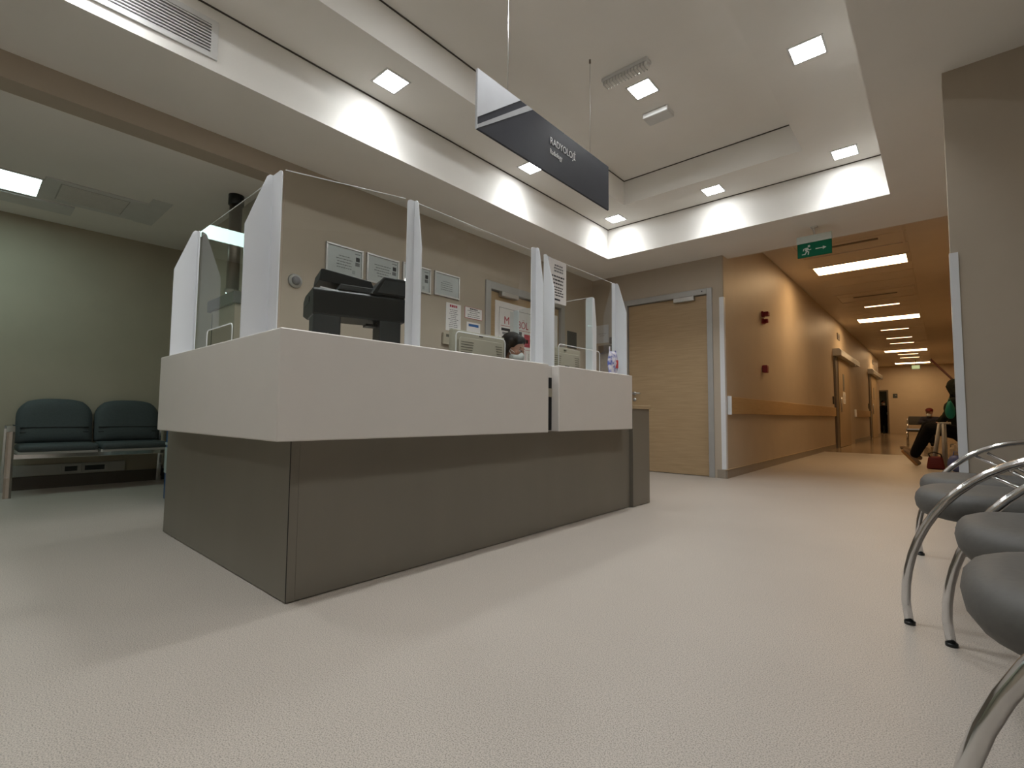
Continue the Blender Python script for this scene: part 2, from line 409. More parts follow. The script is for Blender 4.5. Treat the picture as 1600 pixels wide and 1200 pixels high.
mb.box(XB-.12, XB+.018, 4.255, 5.728, 2.345, 2.44, 'grey', .004); part('door_frame', mb, d)
mb = MB(); mb.box(XB-.028, XB+.04, 4.43, 4.75, 2.285, 2.345, 'alu', .008); part('door_closer', mb, d)

# ------------------------------------------------------------------ lamps
def downlight(x, y, z, label):
    t = thing('square_downlight', label, 'ceiling light', (x, y, z), 'square downlights in the stepped ceiling')
    h = .095; w = .014
    mb = MB()
    mb.box(x-h-w, x-h, y-h-w, y+h+w, z-.006, z, 'grille'); mb.box(x+h, x+h+w, y-h-w, y+h+w, z-.006, z, 'grille')
    mb.box(x-h, x+h, y-h-w, y-h, z-.006, z, 'grille'); mb.box(x-h, x+h, y+h, y+h+w, z-.006, z, 'grille'); part('frame', mb, t)
    mb = MB(); mb.box(x-h, x+h, y-h, y+h, z-.004, z, 'L_hall2' if z > 3.5 else 'L_hall'); part('diffuser', mb, t)
    ld = bpy.data.lights.new('lamp', 'AREA'); ld.shape = 'SQUARE'; ld.size = .18; ld.spread = math.radians(112)   # second source under the glowing diffuser, its narrow beam added to spare the risers
    ld.energy = PI*.0324*HALL*(.5 if z > 3.5 else .42); ld.color = (.975, .995, 1)
    lo = bpy.data.objects.new('lamp', ld); C.objects.link(lo); lo.parent = t; lo.location = (0, 0, -.0075)
for (x, y, z, lb) in [
    (-3.095, 2.07, Z1, 'square lit downlight in the ceiling step between the louvred grille and the hanging sign'),
    (-3.095, 3.785, Z1, 'square lit downlight showing just under the lower edge of the hanging sign'),
    (-3.095, 5.515, Z1, 'square lit downlight in the ceiling step corner above the wall plaque'),
    (-1.855, 5.505, Z1, 'square lit downlight midway along the far side of the ceiling step'),
    (-.617, 5.515, Z1, 'square lit downlight in the ceiling step corner nearest the green exit sign'),
    (-.617, 3.775, Z1, 'largest looking square lit downlight, in the ceiling step toward the corner wall'),
    (-1.863, 3.80, Z2, 'square lit downlight on the highest ceiling panel beside the emergency lamp'),
    (-.617, 2.04, Z1, 'square lit downlight of the ceiling step above the grey round seats'),
    (-.617, .32, Z1, 'square lit downlight of the ceiling step just overhead of the viewer'),
    (-3.095, .32, Z1, 'square lit downlight of the ceiling step beneath the louvred grille, by the bay'),
    (-1.863, 2.05, Z2, 'square lit downlight on the highest ceiling panel ahead of the hanging sign'),
    (-1.863, .30, Z2, 'square lit downlight on the highest ceiling panel behind the viewer'),
    (-3.095, -1.40, Z1, 'square lit downlight in the rear ceiling step corner by the bay'),
    (-.617, -1.40, Z1, 'square lit downlight in the rear ceiling step corner away from the bay')]: downlight(x, y, z, lb)
def panel(x0, x1, y0, y1, z, m, name, label, group, fr='grille'):
    t = thing(name, label, 'ceiling light', ((x0+x1)/2, (y0+y1)/2, z), group); w = .018
    mb = MB()
    mb.box(x0-w, x0, y0-w, y1+w, z-.012, z, fr); mb.box(x1, x1+w, y0-w, y1+w, z-.012, z, fr)
    mb.box(x0, x1, y0-w, y0, z-.012, z, fr); mb.box(x0, x1, y1, y1+w, z-.012, z, fr); part('frame', mb, t)
    mb = MB(); mb.box(x0, x1, y0, y1, z-.008, z, m); part('diffuser', mb, t)
for (y0, y1, lb) in [(10.05, 10.60, 'widest lit ceiling panel of the corridor, just below the green exit sign'), (16.1, 16.7, 'second wide lit ceiling panel along the corridor'),
                     (24.35, 24.95, 'third wide lit ceiling panel along the corridor'), (30.1, 30.65, 'last wide lit ceiling panel, by the corridor end wall')]:
    panel(-1.655, -.355, y0, y1, ZC-.012, 'L_corr', 'ceiling_light_panel', lb, 'wide corridor light panels', 'panelC')
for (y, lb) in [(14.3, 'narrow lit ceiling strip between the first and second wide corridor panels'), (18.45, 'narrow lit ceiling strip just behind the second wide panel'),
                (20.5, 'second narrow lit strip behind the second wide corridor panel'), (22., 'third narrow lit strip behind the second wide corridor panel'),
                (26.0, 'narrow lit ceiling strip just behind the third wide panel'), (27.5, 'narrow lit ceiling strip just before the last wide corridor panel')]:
    panel(-1.32, -.66, y, y+.14, ZC-.012, 'L_corr2', 'ceiling_strip_light', lb, 'narrow corridor strip lights', 'panelC')  # ceiling slots given a glow of their own in place of reflected light
panel(-6.20, -5.706, -1.0, .375, ZL, 'L_left', 'ceiling_light_panel', 'cool bluish lit ceiling panel over the two dark slate seats', None)
# hatch frame + diffusers in corridor ceiling
def hatch(x0, x1, y0, y1, label):
    t = thing('ceiling_hatch', label, 'ceiling hatch', (x0, y0, ZC-.012), 'closed hatches in the corridor ceiling'); z = ZC-.012
    mb = MB(); w = .03
    mb.box(x0, x0+w, y0, y1, z-.014, z, 'ceilC'); mb.box(x1-w, x1, y0, y1, z-.014, z, 'ceilC'); mb.box(x0+w, x1-w, y0, y0+w, z-.014, z, 'ceilC'); mb.box(x0+w, x1-w, y1-w, y1, z-.014, z, 'ceilC')
    part('frame', mb, t)
    mb = MB(); mb.box(x0+.3, x1-.3, (y0+y1)/2-.03, (y0+y1)/2+.03, z-.012, z, 'alu_d'); part('slot', mb, t)
hatch(-1.70, -.33, 8.5, 9.4, 'closed rectangular ceiling hatch just behind the green exit sign'); hatch(-1.70, -.33, 12.6, 13.6, 'closed rectangular ceiling hatch between the first two light panels')

# bay ceiling cassette + slot
t = thing('air_conditioning_cassette', 'pale air conditioning cassette in the bay ceiling beside the cool light', 'air conditioner', (-5.9, .8, ZL), None)
mb = MB(); mb.box(-6.2, -5.6, .39, 1.10, ZL-.012, ZL, 'grille', .003); mb.box(-6.24, -5.45, 1.10, 1.26, ZL-.006, ZL, 'grille'); part('panel', mb, t)
mb = MB()
for i in range(15): mb.box(-6.10+i*.029, -6.10+i*.029+.02, .5, .965, ZL-.018, ZL-.011, 'cassette')
mb.box(-6.11, -5.665, .49, .975, ZL-.0135, ZL-.0125, 'seatbar'); part('vent_grille', mb, t)
mb = MB(); mb.box(-6.53, -6.25, YF+.2, .65, ZL-.02, ZL, 'grille', .004); solo('ceiling_slot_cover', mb, 'long pale slot strip on the bay ceiling beside the cool light panel', 'vent', (-6.4, 0, ZL-.02))

# wall grille in the left riser of the tray
t = thing('air_grille', 'white louvred air grille in the riser of the stepped ceiling', 'air vent', (T0[0], .6, 3.03))
a, b_, z0, z1 = -.55, .967, 3.012, 3.262; X = T0[0]
mb = MB()
mb.box(X, X+.012, a, b_, z0, z0+.035, 'grille'); mb.box(X, X+.012, a, b_, z1-.035, z1, 'grille'); mb.box(X, X+.012, a, a+.04, z0+.035, z1-.035, 'grille'); mb.box(X, X+.012, b_-.04, b_, z0+.035, z1-.035, 'grille'); part('frame', mb, t)
mb = MB(); mb.box(X, X+.002, a+.04, b_-.04, z0+.035, z1-.035, 'dark'); part('backing', mb, t)
for i in range(9):
    zz = z0+.044+i*.0195; mb = MB(); mb.box(X+.003, X+.014, a+.04, b_-.04, zz, zz+.008, 'grille'); part('slat', mb, t)

# hanging sign
XS = -2.015
t = thing('hanging_sign', 'charcoal hanging sign with white corner reading RADYOLOJİ above the desk', 'sign', (XS, 2.72, 2.49))
y0, y1, z0, z1 = 1.952, 3.478, 2.495, 2.868
mb = MB(); mb.box(XS-.014, XS, y0, y1, z0, z1, 'signd', .002); part('board', mb, t)
mb = MB(); e = .0015
mb.prism([(y0, z1), (2.345, z1), (y0, 2.566)], 'X', XS, XS+e, 'signw'); mb.box(XS-.014, XS+e, y0-.004, y0, z0, z1, 'signw'); part('corner_panel', mb, t, 'white triangular corner of the sign')
mb = MB(); mb.prism([(2.415, z1), (2.475, z1), (y0, z0+.002), (y0, 2.52)], 'X', XS, XS+e, 'signl'); part('band', mb, t, 'light grey slanted band')
text('lettering', 'RADYOLOJİ', t, '+X', 2.673, 2.985, 2.70, XS, 'lett', .085)
text('lettering', 'Radiology', t, '+X', 2.670, 2.815, 2.632, XS, 'lett', .050)
for (y, zt) in ((2.226, Z2), (3.203, Z2)):
    mb = MB(); mb.cyl((XS-.007, y, z1-.002), (XS-.007, y, zt), .0022, 'alu', 8); mb.cyl((XS-.007, y, zt-.03), (XS-.007, y, zt), .008, 'alu_d', 12); part('hanging_wire', mb, t)
# emergency lamp and box
t = thing('emergency_lamp', 'slim louvred emergency lamp on the highest ceiling panel', 'emergency light', (-1.86, 3.5, Z2))
mb = MB(); mb.box(-2.07, -1.655, 3.455, 3.535, Z2-.03, Z2, 'grille', .006); part('housing', mb, t)
mb = MB(); mb.box(-2.06, -1.665, 3.462, 3.528, Z2-.062, Z2-.03, 'cassette', .008); part('lens', mb, t)
mb = MB()
for i in range(14): mb.box(-2.05+i*.0275, -2.05+i*.0275+.006, 3.455, 3.535, Z2-.064, Z2-.034, 'alu')
part('louvre', mb, t)
mb = MB(); mb.box(-2.03, -1.785, 4.13, 4.29, Z2-.05, Z2, 'grille', .01); solo('ceiling_junction_box', mb, 'small white box on the highest ceiling panel behind the square downlight', 'ceiling box', (-1.9, 4.2, Z2-.05))

# exit sign
t = thing('exit_sign', 'green exit sign with running figure and arrow, at the corridor mouth', 'exit sign', (-1.01, 6.25, 2.6))
mb = MB(); mb.box(-1.182, -.842, 6.235, 6.285, 2.765, 2.845, 'exw', .004); part('housing', mb, t)
mb = MB(); mb.box(-1.178, -.846, 6.25, 6.262, 2.605, 2.765, 'green', .001); part('sign_face', mb, t)
mb = MB(); Y = 6.25
P2 = lambda pts: mb.prism(pts, 'Y', Y-.0015, Y, 'exw')
cx, cz = -1.085, 2.685
mb.cyl((cx+.022, Y-.0015, cz+.043), (cx+.022, Y, cz+.043), .0125, 'exw', 16)
P2([(cx-.012, cz+.026), (cx+.014, cz+.028), (cx+.006, cz-.010), (cx-.018, cz-.008)])
P2([(cx+.010, cz+.026), (cx+.024, cz+.004), (cx+.042, cz+.008), (cx+.042, cz-.001), (cx+.018, cz-.006), (cx+.004, cz+.012)])
P2([(cx-.008, cz+.027), (cx-.034, cz+.020), (cx-.040, cz-.004), (cx-.031, cz-.006), (cx-.026, cz+.011), (cx-.008, cz+.016)])
P2([(cx+.004, cz-.008), (cx+.022, cz-.020), (cx+.018, cz-.054), (cx+.007, cz-.054), (cx+.010, cz-.025), (cx-.008, cz-.012)])
P2([(cx-.006, cz-.008), (cx-.022, cz-.040), (cx-.050, cz-.040), (cx-.050, cz-.050), (cx-.016, cz-.050), (cx+.004, cz-.016)])
part('running_figure', mb, t); mb = MB(); mb.box(-1.0, -.925, Y-.0015, Y, 2.680, 2.690, 'exw'); P2([(-.93, 2.704), (-.897, 2.685), (-.93, 2.666)]); part('arrow', mb, t)
mb = MB(); mb.cyl((-1.01, 6.26, 2.845), (-1.01, 6.26, H), .008, 'cassette', 10); mb.box(-1.045, -.975, 6.24, 6.28, H-.012, H, 'cassette'); mb.tube([(-1.04, 6.26, 2.93), (-1.0, 6.26, 2.86)], .005, 'cassette', 8); part('hanger', mb, t)
t = thing('exit_sign', 'small lit yellowish exit sign far down the corridor', 'exit sign', (-.84, 29, 3.05))
mb = MB(); mb.box(-1.0, -.68, 29, 29.04, 3.05, 3.25, 'exw', .004); part('housing', mb, t)
mb = MB(); mb.box(-.98, -.70, 28.99, 29, 3.07, 3.23, 'L_exit'); part('sign_face', mb, t)
mb = MB(); mb.cyl((-.84, 29.02, 3.25), (-.84, 29.02, ZC), .01, 'alu_d', 8); part('hanger', mb, t)

# ------------------------------------------------------------------ reception desk
t = thing('reception_desk', 'long reception desk with white upper counters over a grey base', 'reception desk', (-2.9, 2.5, 0))
mb = MB(); mb.box(-2.12, -2.085, .986, 3.943, .004, .70, 'kick', .0015); part('base_panel', mb, t)
mb = MB(); mb.box(-3.923, -2.091, .947, .985, .004, .70, 'kick', .0015); part('base_panel', mb, t)
mb = MB(); mb.box(-2.091, -2.0865, .9475, .986, .004, .69, 'kick', .0005); mb.box(-2.0912, -2.0862, .9472, .949, .004, .69, 'dark'); part('corner_joint', mb, t)
mb = MB(); mb.box(-3.92, -3.88, .985, 4.25, .004, .70, 'kick'); part('inner_carcass', mb, t)
mb = MB(); mb.box(-2.62, -2.055, 3.951, 4.272, .004, .862, 'kick', .0015); part('end_cabinet', mb, t)
mb = MB(); mb.box(-2.64, -2.045, 3.94, 4.285, .862, .895, 'oak_t', .003); part('cabinet_top', mb, t, 'pale wood top of the low end cabinet')
mb = MB(); zb, zt = .683, 1.144
mb.prism([(-3.735, .842), (-1.985, .842), (-1.985, 2.627), (-2.33, 2.627), (-2.33, 1.80), (-2.60, 1.80), (-2.60, 1.32), (-3.735, 1.32)], 'Z', zb, zt, 'white', .006, seg=3); part('counter_box', mb, t)
mb = MB(); mb.box(-2.33, -1.985, 2.744, 3.812, zb+.004, zt, 'white', .006, 3); part('counter_box', mb, t)
mb = MB(); mb.box(-3.735, -2.40, 3.83, 4.20, zb, zt, 'white', .003); part('counter_box', mb, t)
mb = MB(); mb.box(-2.25, -2.048, 2.627, 2.744, zb+.01, 1.06, 'dark'); part('gap_backing', mb, t)
mb = MB(); mb.box(-2.25, -2.044, 2.627, 2.744, .925, .985, 'beigec'); part('gap_bracket', mb, t, 'beige bracket bridging the gap between counters')
mb = MB(); mb.box(-2.25, -2.05, 2.627, 2.744, 1.06, zt-.002, 'white'); part('gap_cover', mb, t)
mb = MB(); mb.box(-2.69, -2.335, 1.805, 3.82, .86, .89, 'oak_t', .002); mb.box(-3.72, -2.61, 1.33, 1.805, .86, .89, 'oak_t', .002); part('worktop', mb, t)

# protective screens
T = 1.967
def plate(mb, axis, at, out, fold, th=.006, zs=1.69, m='acryl', inset=.030, z0=zt):
    s = 1 if out > fold else -1
    mb.prism([(fold, z0), (out, z0), (out, zs), (fold + s*inset, T-.012), (fold + s*inset*.6, T), (fold, T)], axis, at-th/2, at+th/2, m)
def flange(mb, axis, at, a, b, m='acryl', th=.006, z0=zt, top=T):
    s = 1 if b > a else -1; rr = .022
    arc = [(b - s*rr + s*rr*math.cos(q), top-rr + rr*math.sin(q)) for q in [i*PI/10 for i in range(6)]]
    mb.prism([(a, z0), (b, z0)] + arc + [(a, top)], axis, at-th/2, at+th/2, m)
def fin(root, label, pl, fl):
    mb = MB(); plate(mb, *pl[:4], **(pl[4] if len(pl) > 4 else {})); flange(mb, *fl); return part('side_fin', mb, root, label)
def pane(root, axis, at, a, b, hatch_, top=T, z0=zt):
    h0, h1, hz = hatch_; rr = .025
    def arc(cx, cz, q0, q1): return [(cx+rr*math.cos(q0+(q1-q0)*i/4), cz+rr*math.sin(q0+(q1-q0)*i/4)) for i in range(5)]
    pts = [(a, z0), (h0, z0)] + arc(h0+rr, hz-rr, PI, PI/2) + arc(h1-rr, hz-rr, PI/2, 0) + [(h1, z0), (b, z0), (b, top), (a, top)]
    mb = MB(); mb.prism(pts, axis, at-.003, at+.003, 'glass'); p = part('glass_pane', mb, root)
    mb = MB(); P_ = [(h0, z0+.001)] + arc(h0+rr, hz-rr, PI, PI/2) + arc(h1-rr, hz-rr, PI/2, 0) + [(h1, z0+.001)]
    mk = (lambda q: (q[0], at, q[1])) if axis == 'Y' else (lambda q: (at, q[0], q[1]))
    mb.tube([mk(q) for q in P_], .0035, 'frost', 6); part('hatch_edge', mb, p, 'bright edge of the pass-through opening')
    mb = MB(); mb.tube([mk((a, top)), mk((b, top))], .0022, 'frost', 6); part('top_edge', mb, p)
t = thing('counter_screen', 'clear protective screen with white fins on the near end of the desk', 'protective screen', (-3.0, .97, zt), 'protective screens on the desk')
fin(t, None, ('X', -3.58, .85, .972), ('Y', .972, -3.58, -3.545)); fin(t, None, ('X', -2.44, .85, .972), ('Y', .972, -2.44, -2.338))
pane(t, 'Y', .985, -3.577, -2.443, (-3.36, -2.945, 1.295))
mb = MB(); q0, q1 = Vector((-2.336, .985, 0)), Vector((-2.150, 1.550, 0)); n = Vector((q1.y-q0.y, -(q1.x-q0.x), 0)).normalized()*.003
mb.prism([(q0-n)[:2], (q1-n)[:2], (q1+n)[:2], (q0+n)[:2]], 'Z', zt, T, 'glass'); part('glass_pane', mb, t)
mb = MB(); mb.tube([q0+Vector((0, 0, T)), q1+Vector((0, 0, T))], .0022, 'frost', 6); part('top_edge', mb, t)
t = thing('counter_screen', 'clear protective screen on the long counter between the printer and the gap', 'protective screen', (-2.12, 2.1, zt), 'protective screens on the desk')
fin(t, None, ('Y', 1.605, -2.072, -2.14), ('X', -2.14, 1.605, 1.557)); fin(t, None, ('Y', 2.622, -2.03, -2.10), ('X', -2.10, 2.622, 2.572))
pane(t, 'X', -2.147, 1.605, 2.62, (1.93, 2.362, 1.292))
t = thing('counter_screen', 'clear protective screen with a paper notice, on the short far counter', 'protective screen', (-2.12, 3.3, zt), 'protective screens on the desk')
fin(t, None, ('Y', 2.768, -2.045, -2.14), ('X', -2.14, 2.768, 2.86)); fin(t, None, ('Y', 3.800, -2.03, -2.14), ('X', -2.14, 3.800, 3.742))
pane(t, 'X', -2.147, 2.77, 3.797, (2.96, 3.545, 1.335))
t = thing('counter_screen', 'clear protective screen at the back of the desk, its fin showing beside the wipes pack', 'protective screen', (-2.9, 4.1, zt), 'protective screens on the desk')
fin(t, None, ('X', -2.56, 4.165, 4.10), ('Y', 4.10, -2.56, -2.64)); fin(t, None, ('X', -3.6, 4.165, 4.10), ('Y', 4.10, -3.6, -3.52))
pane(t, 'Y', 4.09, -3.597, -2.563, (-3.3, -2.9, 1.33))

# ------------------------------------------------------------------ printer
t = thing('printer', 'black multifunction printer standing skewed on the long counter near its corner', 'printer', (-2.4, 1.42, zt))
PM = Matrix(((.313, -.95, 0, -2.33), (.95, .313, 0, 1.14), (0, 0, 1, 0), (0, 0, 0, 1)))   # local u along its front, w towards its back
mb = MB(); mb.prism([(.004, 1.292), (0, 1.30), (0, 1.418), (.018, 1.432), (.29, 1.440), (.36, 1.418), (.36, 1.335), (.20, 1.292)], 'X', 0, .472, 'black', .005, mtx=PM); part('scanner_body', mb, t)
mb = MB(); mb.box(-.004, .0, .12, .30, 1.375, 1.405, 'black2', .001, mtx=PM); part('side_panel', mb, t)
mb = MB(); mb.box(.004, .138, .004, .15, zt, 1.296, 'black2', .008, mtx=PM); part('foot', mb, t)
mb = MB(); mb.box(.335, .452, .004, .15, zt, 1.296, 'black2', .008, mtx=PM); part('foot', mb, t)
mb = MB(); mb.box(.27, .335, .03, .10, 1.262, 1.275, 'black', .003, mtx=PM); part('output_tab', mb, t)
mb = MB(); mb.prism([(.280, 1.430), (.338, 1.515), (.352, 1.532), (.470, 1.530), (.474, 1.430)], 'Y', .0, .26, 'black', .006, mtx=PM); part('document_feeder', mb, t)
mb = MB(); mb.prism([(.318, 1.442), (.358, 1.512), (.466, 1.512), (.468, 1.442)], 'Y', -.004, .0, 'black2', mtx=PM); part('feeder_door', mb, t)
mb = MB(); mb.prism([(.040, 1.492), (.048, 1.552), (.060, 1.556), (.31, 1.522), (.33, 1.475), (.25, 1.472)], 'Y', .10, .30, 'black', .004, mtx=PM); part('input_tray', mb, t)
mb = MB(); mb.prism([(.125, 1.440), (.135, 1.470), (.305, 1.466), (.320, 1.436)], 'Y', .03, .28, 'black2', .003, mtx=PM); part('output_tray', mb, t, 'charcoal output tray')
mb = MB(); mb.box(.075, .076, .004-.006, .004, 1.19, 1.205, 'seatbar', mtx=PM); mb.box(.06, .10, -.001, .004, 1.165, 1.185, 'seatbar', mtx=PM); part('port_label', mb, t)
mb = MB(); mb.prism([(.045, 1.4405), (.045, 1.455), (.122, 1.446), (.122, 1.4405)], 'Y', .08, .26, 'paper', mtx=PM); solo('paper_stack', mb, 'white paper edge lying on top of the black printer', 'paper', (-2.45, 1.25, 1.44))

# ------------------------------------------------------------------ monitors
def monitor(y0, y1, ztop, label):
    X = -2.46; zb_ = ztop-.345; yc = (y0+y1)/2
    t = thing('computer_monitor', label, 'monitor', (X-.05, yc, .89), 'monitors on the desk')
    mb = MB(); mb.box(X-.045, X-.01, y0, y1, zb_, ztop, 'mon', .008); part('housing', mb, t)
    mb = MB(); mb.box(X-.049, X-.044, y0+.02, y1-.02, zb_+.02, ztop-.02, 'black'); part('display', mb, t)
    mb = MB(); mb.prism([(y0+.05, zb_+.03), (y1-.03, zb_+.03), (y1-.03, ztop-.075), (y1-.05, ztop-.05), (y0+.07, ztop-.05), (y0+.05, ztop-.07)], 'X', X-.01, X+.006, 'mon', .004); bump = part('back_cover', mb, t)
    for side in (0, 1):
        mb = MB()
        for k in range(9):
            z = ztop-.085-k*.018
            if side: mb.box(X+.005, X+.0072, y0+.07, y0+.07+.12-.004*k, z, z+.005, 'mon2')
            else: mb.box(X+.005, X+.0072, y1-.115+.004*k, y1-.045, z, z+.005, 'mon2')
        part('vent_grille', mb, bump)
    mb = MB(); mb.box(X-.01, X-.006, yc-.005, yc+.03, ztop-.03, ztop-.018, 'mon2'); part('logo_badge', mb, t)
    mb = MB(); mb.box(X+.005, X+.0075, yc-.01, yc+.055, ztop-.172, ztop-.158, 'mon2'); part('cable_slot', mb, bump)
    mb = MB(); mb.box(X-.03, X-.008, yc-.035, yc+.035, .905, zb_+.1, 'mon', .004); part('neck', mb, t)
    mb = MB(); mb.box(X-.13, X+.06, yc-.12, yc+.12, .8915, .905, 'mon', .005); part('foot', mb, t)
monitor(2.184, 2.712, 1.381, 'olive grey monitor seen from behind, in front of the masked woman')
monitor(3.235, 3.745, 1.390, 'olive grey monitor seen from behind, on the short far counter side')

# ------------------------------------------------------------------ things on the back wall
XW = XB
def certificate(y0, y1, z0, z1, label, seed, emblem=True):
    t = thing('certificate_frame', label, 'framed certificate', (XW, (y0+y1)/2, z0), 'certificates on the back wall'); w = .018
    mb = MB()
    mb.box(XW, XW+.02, y0, y1, z0, z0+w, 'alu', .003); mb.box(XW, XW+.02, y0, y1, z1-w, z1, 'alu', .003); mb.box(XW, XW+.02, y0, y0+w, z0+w, z1-w, 'alu', .003); mb.box(XW, XW+.02, y1-w, y1, z0+w, z1-w, 'alu', .003); part('frame', mb, t)
    mb = MB(); mb.box(XW, XW+.01, y0+w, y1-w, z0+w, z1-w, 'paper2'); sh = part('certificate', mb, t)
    mb = MB(); at = XW+.01
    scribble(mb, '+X', y0+.08, y1-.09, z0+.07, z1-.08, at, 5, 'ink', seed, .3)
    part('lettering', mb, sh)
    if emblem:
        mb = MB(); mb.rect('+X', y1-.075, y1-.035, z1-.115, z1-.075, at, 'inkd'); part('portrait', mb, sh)
        mb = MB(); mb.rect('+X', y1-.085, y1-.03, z1-.05, z1-.042, at, 'ink'); part('heading', mb, sh)
        mb = MB(); mb.rect('+X', y1-.08, y1-.035, z1-.16, z1-.125, at, 'ink'); part('emblem', mb, sh)
        mb = MB(); mb.rect('+X', y1-.11, y1-.08, z0+.04, z0+.075, at, 'signl'); part('seal', mb, sh)
    mb = MB(); mb.box(XW+.0118, XW+.0128, y0+w, y1-w, z0+w, z1-w, 'glass'); part('glazing', mb, t)
certificate(2.114, 2.490, 2.062, 2.345, 'silver framed certificate directly above the black printer tray', 1)
certificate(2.530, 2.902, 2.066, 2.350, 'silver framed certificate above the printer document feeder, with a bright reflection', 2)
certificate(2.948, 3.314, 2.085, 2.362, 'silver framed certificate half hidden behind a white screen fin', 3)
certificate(3.366, 3.734, 2.100, 2.367, 'silver framed certificate at the end of the row toward the poster door', 4, False)
def notice(y0, y1, z0, z1, label, rows, title, seed, border=None, blue=False):
    t = thing('wall_notice', label, 'notice', (XW, (y0+y1)/2, z0), 'paper notices on the back wall')
    mb = MB()
    if border: mb.box(XW, XW+.003, y0-.004, y1+.004, z0-.005, z1+.004, border)
    mb.box(XW, XW+.004, y0, y1, z0, z1, 'paper'); sh = part('sheet', mb, t)
    mb = MB(); at = XW+.004; h = z1-z0; w = y1-y0
    if blue: mb.rect('+X', y0+.03, y1-.03, z1-.05, z1-.02, at, 'bluei')
    else:
        scribble(mb, '+X', y0+.03, y1-.03, z1-.14*h-.01, z1-.05*h, at, 1, title, seed, .7); part('heading', mb, sh); mb = MB()
        scribble(mb, '+X', y0+.03, y1-.03, z0+.06*h, z1-.2*h, at, rows, 'ink', seed+1, .35)
    part('lettering', mb, sh)
notice(3.546, 3.768, 1.735, 2.050, 'tall white paper notice with a red heading beside the door', 11, 'red', 11)
notice(3.836, 4.110, 1.925, 2.050, 'small landscape notice with a red border beside the door frame', 4, 'inkd', 21, 'red')
notice(3.863, 4.085, 1.730, 1.878, 'small white card with a blue bar, lowest by the door frame', 3, 'inkd', 31, None, True)
t = thing('thermostat', 'cream wall thermostat with small display, under the tall red-headed notice', 'thermostat', (XW, 3.565, 1.565))
mb = MB(); mb.box(XW, XW+.006, 3.50, 3.632, 1.578, 1.692, 'beigec', .001); part('wall_mount', mb, t)
mb = MB(); mb.box(XW+.006, XW+.03, 3.492, 3.640, 1.57, 1.70, 'beigec', .005); part('body', mb, t)
mb = MB(); mb.box(XW+.03, XW+.031, 3.53, 3.62, 1.655, 1.685, 'mon2'); mb.box(XW+.03, XW+.031, 3.585, 3.61, 1.63, 1.637, 'inkd'); part('display', mb, t)
t = thing('wall_speaker', 'small round grey dome fixture on the wall before the row of certificates', 'wall fixture', (XW, 1.852, 1.925))
mb = MB(); mb.cyl((XW, 1.852, 1.925), (XW+.018, 1.852, 1.925), .062, 'seatbar', 28, .056); part('base', mb, t)
mb = MB(); mb.ell((XW+.016, 1.852, 1.925), (.03, .038, .038), 'ink'); part('dome', mb, t)
# poster on the door
t = thing('door_poster', 'large white poster with red capitals and small pictures, on the door behind the woman', 'poster', (XB-.03, 5.03, 1.15))
xp = XB-.030; y0, y1, z0, z1 = 4.372, 5.69, 1.2, 2.235
mb = MB(); mb.box(xp, xp+.004, y0, y1, z0, z1, 'paper'); sh = part('sheet', mb, t)
mb = MB(); at = xp+.004; a, b_ = y0+.075, y1-.075
mb.rect('+X', a, b_, z1-.082, z1-.077, at, 'ink'); mb.rect('+X', a, a+.005, z0+.05, z1-.08, at, 'ink'); mb.rect('+X', b_-.005, b_, z0+.05, z1-.08, at, 'ink'); part('border', mb, sh)
mb = MB(); mb.box(at, at+.0012, 4.655, 4.752, 1.75, 2.13, 'mask'); part('tape_strip', mb, sh)
text('lettering', 'M', sh, '+X', 4.545, 4.635, 1.955, at, 'red', .095); text('lettering', 'BÖL', sh, '+X', 4.812, 5.025, 1.935, at, 'red', .118)
mb = MB()
for (u0, u1, v0, v1, m_) in [(4.48, 4.68, 1.925, 1.931, 'red'), (4.79, 5.15, 1.905, 1.911, 'red'), (4.49, 4.66, 1.865, 1.90, 'inkd'), (4.51, 4.63, 1.82, 1.85, 'ink'), (4.62, 4.66, 1.83, 1.87, 'inkd'),
    (4.80, 4.89, 1.84, 1.89, 'inkd'), (4.78, 4.91, 1.79, 1.83, 'inkd'), (4.80, 4.88, 1.73, 1.77, 'inkd'), (4.82, 4.86, 1.69, 1.72, 'ink'), (4.94, 5.06, 1.70, 1.87, 'red'), (4.98, 5.02, 1.75, 1.80, 'paper'),
    (4.48, 4.70, 1.75, 1.754, 'red'), (4.78, 5.15, 1.66, 1.664, 'red'), (4.965, 4.969, 1.25, 1.66, 'red'), (5.03, 5.034, 1.40, 1.62, 'ink'), (5.10, 5.104, 1.40, 1.62, 'ink'), (5.0, 5.11, 1.40, 1.404, 'ink'),
    (4.80, 4.86, 1.635, 1.642, 'ink'), (4.50, 4.66, 1.68, 1.73, 'inkd'), (4.50, 4.62, 1.60, 1.64, 'ink')]: mb.rect('+X', u0, u1, v0, v1, at, m_)
mb.tube([(at, 5.01, 1.29), (at, 5.06, 1.33), (at, 5.09, 1.27), (at, 5.07, 1.21)], .008, 'inkd', 6); part('pictures', mb, sh)
mb = MB(); mb.box(XW, XW+.012, 5.893, 6.129, 1.80, 2.045, 'plaque', .002); solo('wall_plaque', mb, 'dark blank square plaque on the back wall beside the far corner', 'plaque', (XW, 6.0, 1.8))
t = thing('wall_notice', 'paper sheet on the far wall above the brown wall box', 'notice', (-3.95, YD, 1.93))
mb = MB(); mb.box(-4.057, -3.84, YD-.004, YD, 1.93, 2.21, 'paper2'); sh = part('sheet', mb, t)
mb = MB(); scribble(mb, '-Y', -4.04, -3.86, 2.03, 2.09, YD-.004, 2, 'signl', 5, .5); part('lettering', mb, sh)
